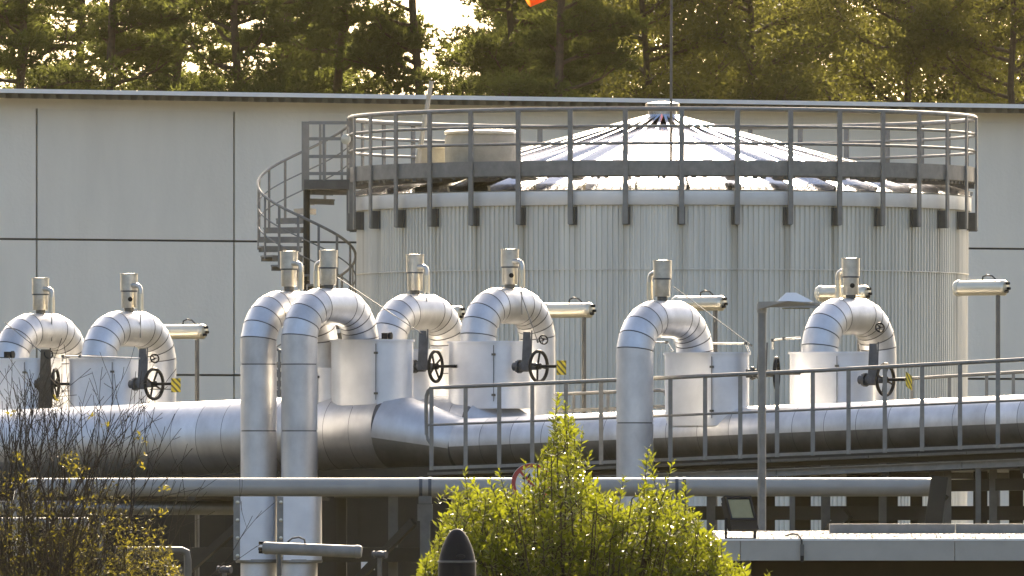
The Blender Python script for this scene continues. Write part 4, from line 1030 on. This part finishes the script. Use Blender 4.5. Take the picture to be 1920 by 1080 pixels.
# sign behind the shrub
YS = 140.0
sg = empty('prohibition_sign', (Xat(997, YS), YS, 0), 'round red-rimmed prohibition sign half hidden behind the green shrub', 'sign')
c = W(997, 907, YS); ra = 39 * YS / F
m = MB(); m.rev([(ra, -.004), (ra, .0), (0, .0)], c, 40, axis=(0, -1, 0)); m.build('disc', M_WHITE, sg)
m = MB(); m.rev([(ra * .78, .003), (ra * .98, .003), (ra * .98, .001)], c, 40, axis=(0, -1, 0), caps=False); m.build('red_rim', M_RED, sg)
m = MB(); d = Vector((.68, 0, -.73)); m.bar(c - d * ra * .8 + Vector((0, -.005, 0)), c + d * ra * .8 + Vector((0, -.005, 0)), .003, .03, up=(.73, 0, .68)); m.build('red_bar', M_RED, sg, smooth=False)
m = MB(); f = Vector((0, -.004, 0))
m.bar(c + f + Vector((-.03, 0, -.13)), c + f + Vector((-.03, 0, .02)), .002, .03, up=(1, 0, 0))
m.add([c + f + Vector((-.055, -.001, .03)), c + f + Vector((-.005, -.001, .03)), c + f + Vector((-.02, -.001, .12)), c + f + Vector((-.045, -.001, .09))], [(0, 1, 2, 3)])
m.rev([(.014, 0), (0, .001)], c + f + Vector((-.09, 0, .06)), 10, axis=(0, -1, 0)); m.build('pictogram', M_BLACK, sg, smooth=False)
m = MB(); m.tube([Vector((c.x, YS + .04, 0)), Vector((c.x, YS + .04, c.z + .1))], .03, 10); m.build('post', M_GALVD, sg)

# bullet-topped dark post
YB = 108.0
bp = empty('bullet_post', (Xat(857, YB), YB, 0), 'dark slate post with a bullet-shaped head and a black slot, before the shrub', 'post')
c = Vector((Xat(857, YB), YB, 0)); zt = Zat(991, YB); k_ = YB / F
prof = [(36, 100), (35.5, 66), (35, 64), (35, 60), (34, 58), (32.5, 50), (28, 34), (20, 16), (13, 6), (8, 2), (0, 0)]
m = MB(); m.rev([(.155, 0)] + [(r * k_, zt - d * k_) for r, d in prof], c, 36); m.build('shell', M_BOLL, bp)
m = MB(); m.rev([(35.8 * k_, zt - 64.5 * k_), (36.6 * k_, zt - 63.5 * k_), (36.6 * k_, zt - 61 * k_), (35.8 * k_, zt - 60 * k_)], c, 36, caps=False); m.build('joint_ring', M_GALVD, bp)
m = MB(); m.rev([(0, 0), (.04, .004), (.035, .012), (0, .013)], c + Vector((.03, -33.5 * k_, zt - 52.5 * k_)), 16, axis=(.1, -1, .1))
for i in range(len(m.v)): m.v[i].z = (m.v[i].z - (zt - 52.5 * k_)) * .5 + (zt - 52.5 * k_)
m.build('slot', M_BLACK, bp)
m = MB(); m.bar(c + Vector((0, -36.4 * k_, zt - 100 * k_)), c + Vector((.0, -36.4 * k_, zt - 70 * k_)), .05, .012, up=(0, 1, 0)); m.build('slot', M_BLACK, bp, smooth=False)

# ================================================================= PLANTS
def leaf(mb, p, d, nrm, L, w):
    """folded leaf: two quads hinged on the midrib"""
    s_ = d.cross(nrm)
    if s_.length < 1e-4: s_ = frame(d)[0]
    s_.normalize(); u = s_.cross(d).normalized()
    a = p + d * (L * .02); t = p + d * L; mid = p + d * (L * .52) - u * (L * .03)
    l_ = mid + s_ * (w / 2) + u * (w * .16); r_ = mid - s_ * (w / 2) + u * (w * .16)
    o = len(mb.v); mb.v += [a, l_, t, r_, mid]
    mb.face([o, o + 4, o + 1]); mb.face([o + 4, o + 2, o + 1]); mb.face([o, o + 3, o + 4]); mb.face([o + 4, o + 3, o + 2])
OUT_ = [(770, 1100), (795, 1050), (815, 985), (840, 930), (872, 900), (935, 900), (985, 890), (1016, 888), (1028, 845), (1036, 795), (1048, 762), (1066, 768), (1080, 808), (1092, 850), (1106, 888), (1130, 916), (1180, 925), (1205, 900), (1250, 895), (1285, 918), (1312, 975), (1340, 995), (1368, 1030), (1390, 1055), (1425, 1110)]
def outl(x): return lerp_tab(OUT_, x) + 26 * noise.noise(Vector((x * .045, 1.7, 0))) + 16 * noise.noise(Vector((x * .13, 5.2, 0)))
shrub = empty('evergreen_shrub', (Xat(1080, 122), 122, 0), 'bushy yellow-green evergreen shrub with upright shoots in the foreground', 'shrub')
rg = random.Random(77)
stems = MB(); fol = MB(); nleafobj = 0
leaf_me = MB(); leaf(leaf_me, Vector((0, 0, 0)), Vector((0, 0, 1)), Vector((0, -1, 0)), 1.0, .42); leaf_me = leaf_me.mesh('leaf', M_LEAF, smooth=False)
shoots = []
for x, y in ((1047, 738), (1060, 752), (1036, 780), (1075, 782), (1028, 830), (1092, 812), (1105, 850), (872, 884), (935, 880), (985, 866), (1003, 872), (1012, 885), (1000, 905), (1018, 865), (1008, 925), (990, 930), (1215, 838), (1222, 850), (1262, 864), (1285, 905), (1170, 893), (850, 915), (1386, 1046), (1442, 1072), (1310, 965), (1336, 985)):
    shoots.append((x, y, rg.uniform(-.25, .25), True))
while len(shoots) < 1900:
    x = rg.uniform(775, 1412); top = outl(x)
    if top > 1085: continue
    y = top + 6 + (1120 - top) * rg.random() ** .9
    dyy = rg.uniform(-.7, 2.4); y += 8 * max(0, dyy); shoots.append((x, y, dyy, False))
for (x, y, dy, lead) in shoots:
    Y = 122 + dy; tip = W(x, y, Y); Ln = rg.uniform(.16, .36) if not lead else rg.uniform(.4, .55)
    lk = .12 if lead else .6
    lean = Vector((rg.gauss(0, lk), rg.gauss(0, lk), -1)).normalized()
    base = tip + lean * Ln; base.x += (Xat(1080, 122) - base.x) * .06
    midp = tip.lerp(base, .5) + Vector((rg.uniform(-.02, .02), rg.uniform(-.02, .02), 0))
    stems.tube([base, midp, tip], [.006, .0045, .002], 4, cap=False)
    if rg.random() < .22:
        root = Vector((Xat(1080, 122) + (base.x - Xat(1080, 122)) * .35, 122 + (base.y - 122) * .35, 0))
        stems.tube([root, root.lerp(base, .5) + Vector((rg.uniform(-.1, .1), rg.uniform(-.1, .1), .15)), base], [.016, .011, .006], 5, cap=False)
    axis = (tip - base).normalized(); nl = int(Ln / (.016 if lead else .0165)); ang = rg.uniform(0, 6.28)
    A1, B1 = frame(axis)
    for k in range(nl):
        f = (k + rg.random()) / nl; p = base.lerp(midp, f * 2) if f < .5 else midp.lerp(tip, f * 2 - 1)
        ang += 2.4; rad = A1 * math.cos(ang) + B1 * math.sin(ang)
        d = (rad * rg.uniform(.6, 1.1) + axis * (.15 + .7 * f) + rand_dir(rg) * .3).normalized()
        nr = (axis - rad * .4 + rand_dir(rg) * .35).normalized()
        Lf = rg.uniform(.05, .115) * (1.0 - .35 * max(0, f - .75) / .25); w = Lf * rg.uniform(.36, .48)
        if lead and nleafobj < 280 and k % 2 == 0:
            o = bpy.data.objects.new('leaf', leaf_me); COL.objects.link(o); o.parent = shrub
            s_ = d.cross(nr).normalized(); u = s_.cross(d).normalized()
            # local axes: Z along the leaf, -Y the upper face
            mtx = Matrix((( -s_.x, -u.x, d.x), (-s_.y, -u.y, d.y), (-s_.z, -u.z, d.z))).to_4x4()
            if mtx.determinant() < 0: mtx = Matrix(((s_.x, -u.x, d.x), (s_.y, -u.y, d.y), (s_.z, -u.z, d.z))).to_4x4()
            o.matrix_local = Matrix.Translation(p - org(shrub)) @ mtx @ Matrix.Diagonal((Lf, Lf, Lf, 1))
            nleafobj += 1
        else: leaf(fol, p, d, nr, Lf, w)
stems.build('stems', M_TWIG, shrub, smooth=False)
tag(fol.build('foliage', M_LEAF, shrub, smooth=False), kind='stuff')

# bare twiggy bush
TW = [(-80, 690), (0, 705), (40, 690), (90, 725), (150, 760), (190, 715), (230, 730), (260, 770), (300, 800), (330, 860), (345, 930)]
bush = empty('twiggy_bush', (Xat(110, 118), 118, 0), 'half-bare brown twiggy bush with a few yellow leaves at the left', 'bush')
rg = random.Random(41)
tw = MB(); lv = MB(); lvd = MB()
def twig(p, d, L, r, depth):
    n = max(3, int(L / .12)); pts = [p]; rs = [r]; cur = p.copy(); dd = d.copy()
    for i in range(n):
        dd = (dd + Vector((rg.uniform(-.15, .15), rg.uniform(-.12, .12), rg.uniform(-.05, .09)))).normalized()
        cur = cur + dd * (L / n); pts.append(cur.copy()); rs.append(max(.0026, r * (1 - .75 * (i + 1) / n)))
    tw.tube(pts, rs, 4, cap=False)
    if depth > 0:
        for i in range(1, n):
            if rg.random() < (.5 if depth == 2 else .3):
                a = rg.uniform(0, 6.28); s_, u = frame(dd); side = s_ * math.cos(a) + u * math.sin(a)
                twig(pts[i], (dd + side * rg.uniform(.45, .8)).normalized(), L * rg.uniform(.18, .42) * (1 - .4 * i / n), rs[i] * .62, depth - 1)
    return pts
def ptop(x): return lerp_tab(TW, x)
for k in range(62):
    Y = 118 + rg.uniform(-.9, .9); tx = -70 + 405 * rg.random() ** 1.25; top = ptop(tx) + abs(rg.gauss(0, 48)); top = min(top, 1000)
    tip = W(tx, top, Y); root = Vector((Xat(rg.gauss(70, 80), 118), 118 + rg.uniform(-.5, .5), 0))
    d = (tip - root); L = d.length; d.normalize()
    twig(root + d * (L * .35), (d + Vector((rg.uniform(-.05, .05), 0, -.06))).normalized(), L * .65, rg.uniform(.009, .015), 2)
    tw.tube([root, root + d * (L * .35)], [.014, .0105], 5, cap=False)
for k in range(9500):
    x = rg.uniform(-60, 345); top = ptop(x) + 170
    y = top + (1130 - top) * rg.random() ** .45
    c = W(x, y, 118 + rg.uniform(-.8, .8))
    if noise.noise(c * 2.6) < -.2: continue
    (leaf)(lvd if rg.random() < .72 else lv, c, rand_dir(rg), rand_dir(rg), rg.uniform(.025, .06), rg.uniform(.012, .026))
for cx, cy, n, s in ((130, 868, 46, 16), (30, 860, 26, 16), (145, 885, 30, 14), (268, 825, 16, 9), (268, 868, 14, 10), (310, 920, 14, 9), (305, 960, 16, 10), (165, 940, 26, 14), (22, 775, 8, 6), (168, 782, 6, 5), (105, 746, 5, 4), (195, 800, 6, 5), (230, 1020, 24, 16), (140, 1060, 30, 24), (40, 900, 24, 20), (280, 1000, 14, 12), (90, 960, 20, 18)):
    for _ in range(n):
        c = W(cx + rg.gauss(0, s * .6), cy + rg.gauss(0, s * .7), 118 + rg.uniform(-.15, .15) - .5)
        leaf(lv, c, (rand_dir(rg) + UP * .5).normalized(), rand_dir(rg), rg.uniform(.035, .06), rg.uniform(.015, .026))
tw.build('twigs', M_TWIG, bush, smooth=False)
tag(lv.build('green_leaves', M_LEAFB, bush, smooth=False), kind='stuff')
tag(lvd.build('withered_leaves', M_LEAFD, bush, smooth=False), kind='stuff')

# ================================================================= HAZE
hzb = MB(); hzb.box((0, 250, 60), 700, 620, 124)
hzo = tag(hzb.build('haze', [], smooth=False), 'thin warm back-lit haze over the plant', None, None, 'stuff')
hm = bpy.data.materials.new('haze'); hm.use_nodes = True; hn = hm.node_tree.nodes
for nd in list(hn):
    if nd.type != 'OUTPUT_MATERIAL': hn.remove(nd)
pv = hn.new('ShaderNodeVolumePrincipled'); pv.inputs['Color'].default_value = (1, 0.90, 0.56, 1)
pv.inputs['Density'].default_value = 0.000022; pv.inputs['Anisotropy'].default_value = 0.3
hm.node_tree.links.new(pv.outputs['Volume'], hn['Material Output'].inputs['Volume'])
hzo.data.materials.append(hm)
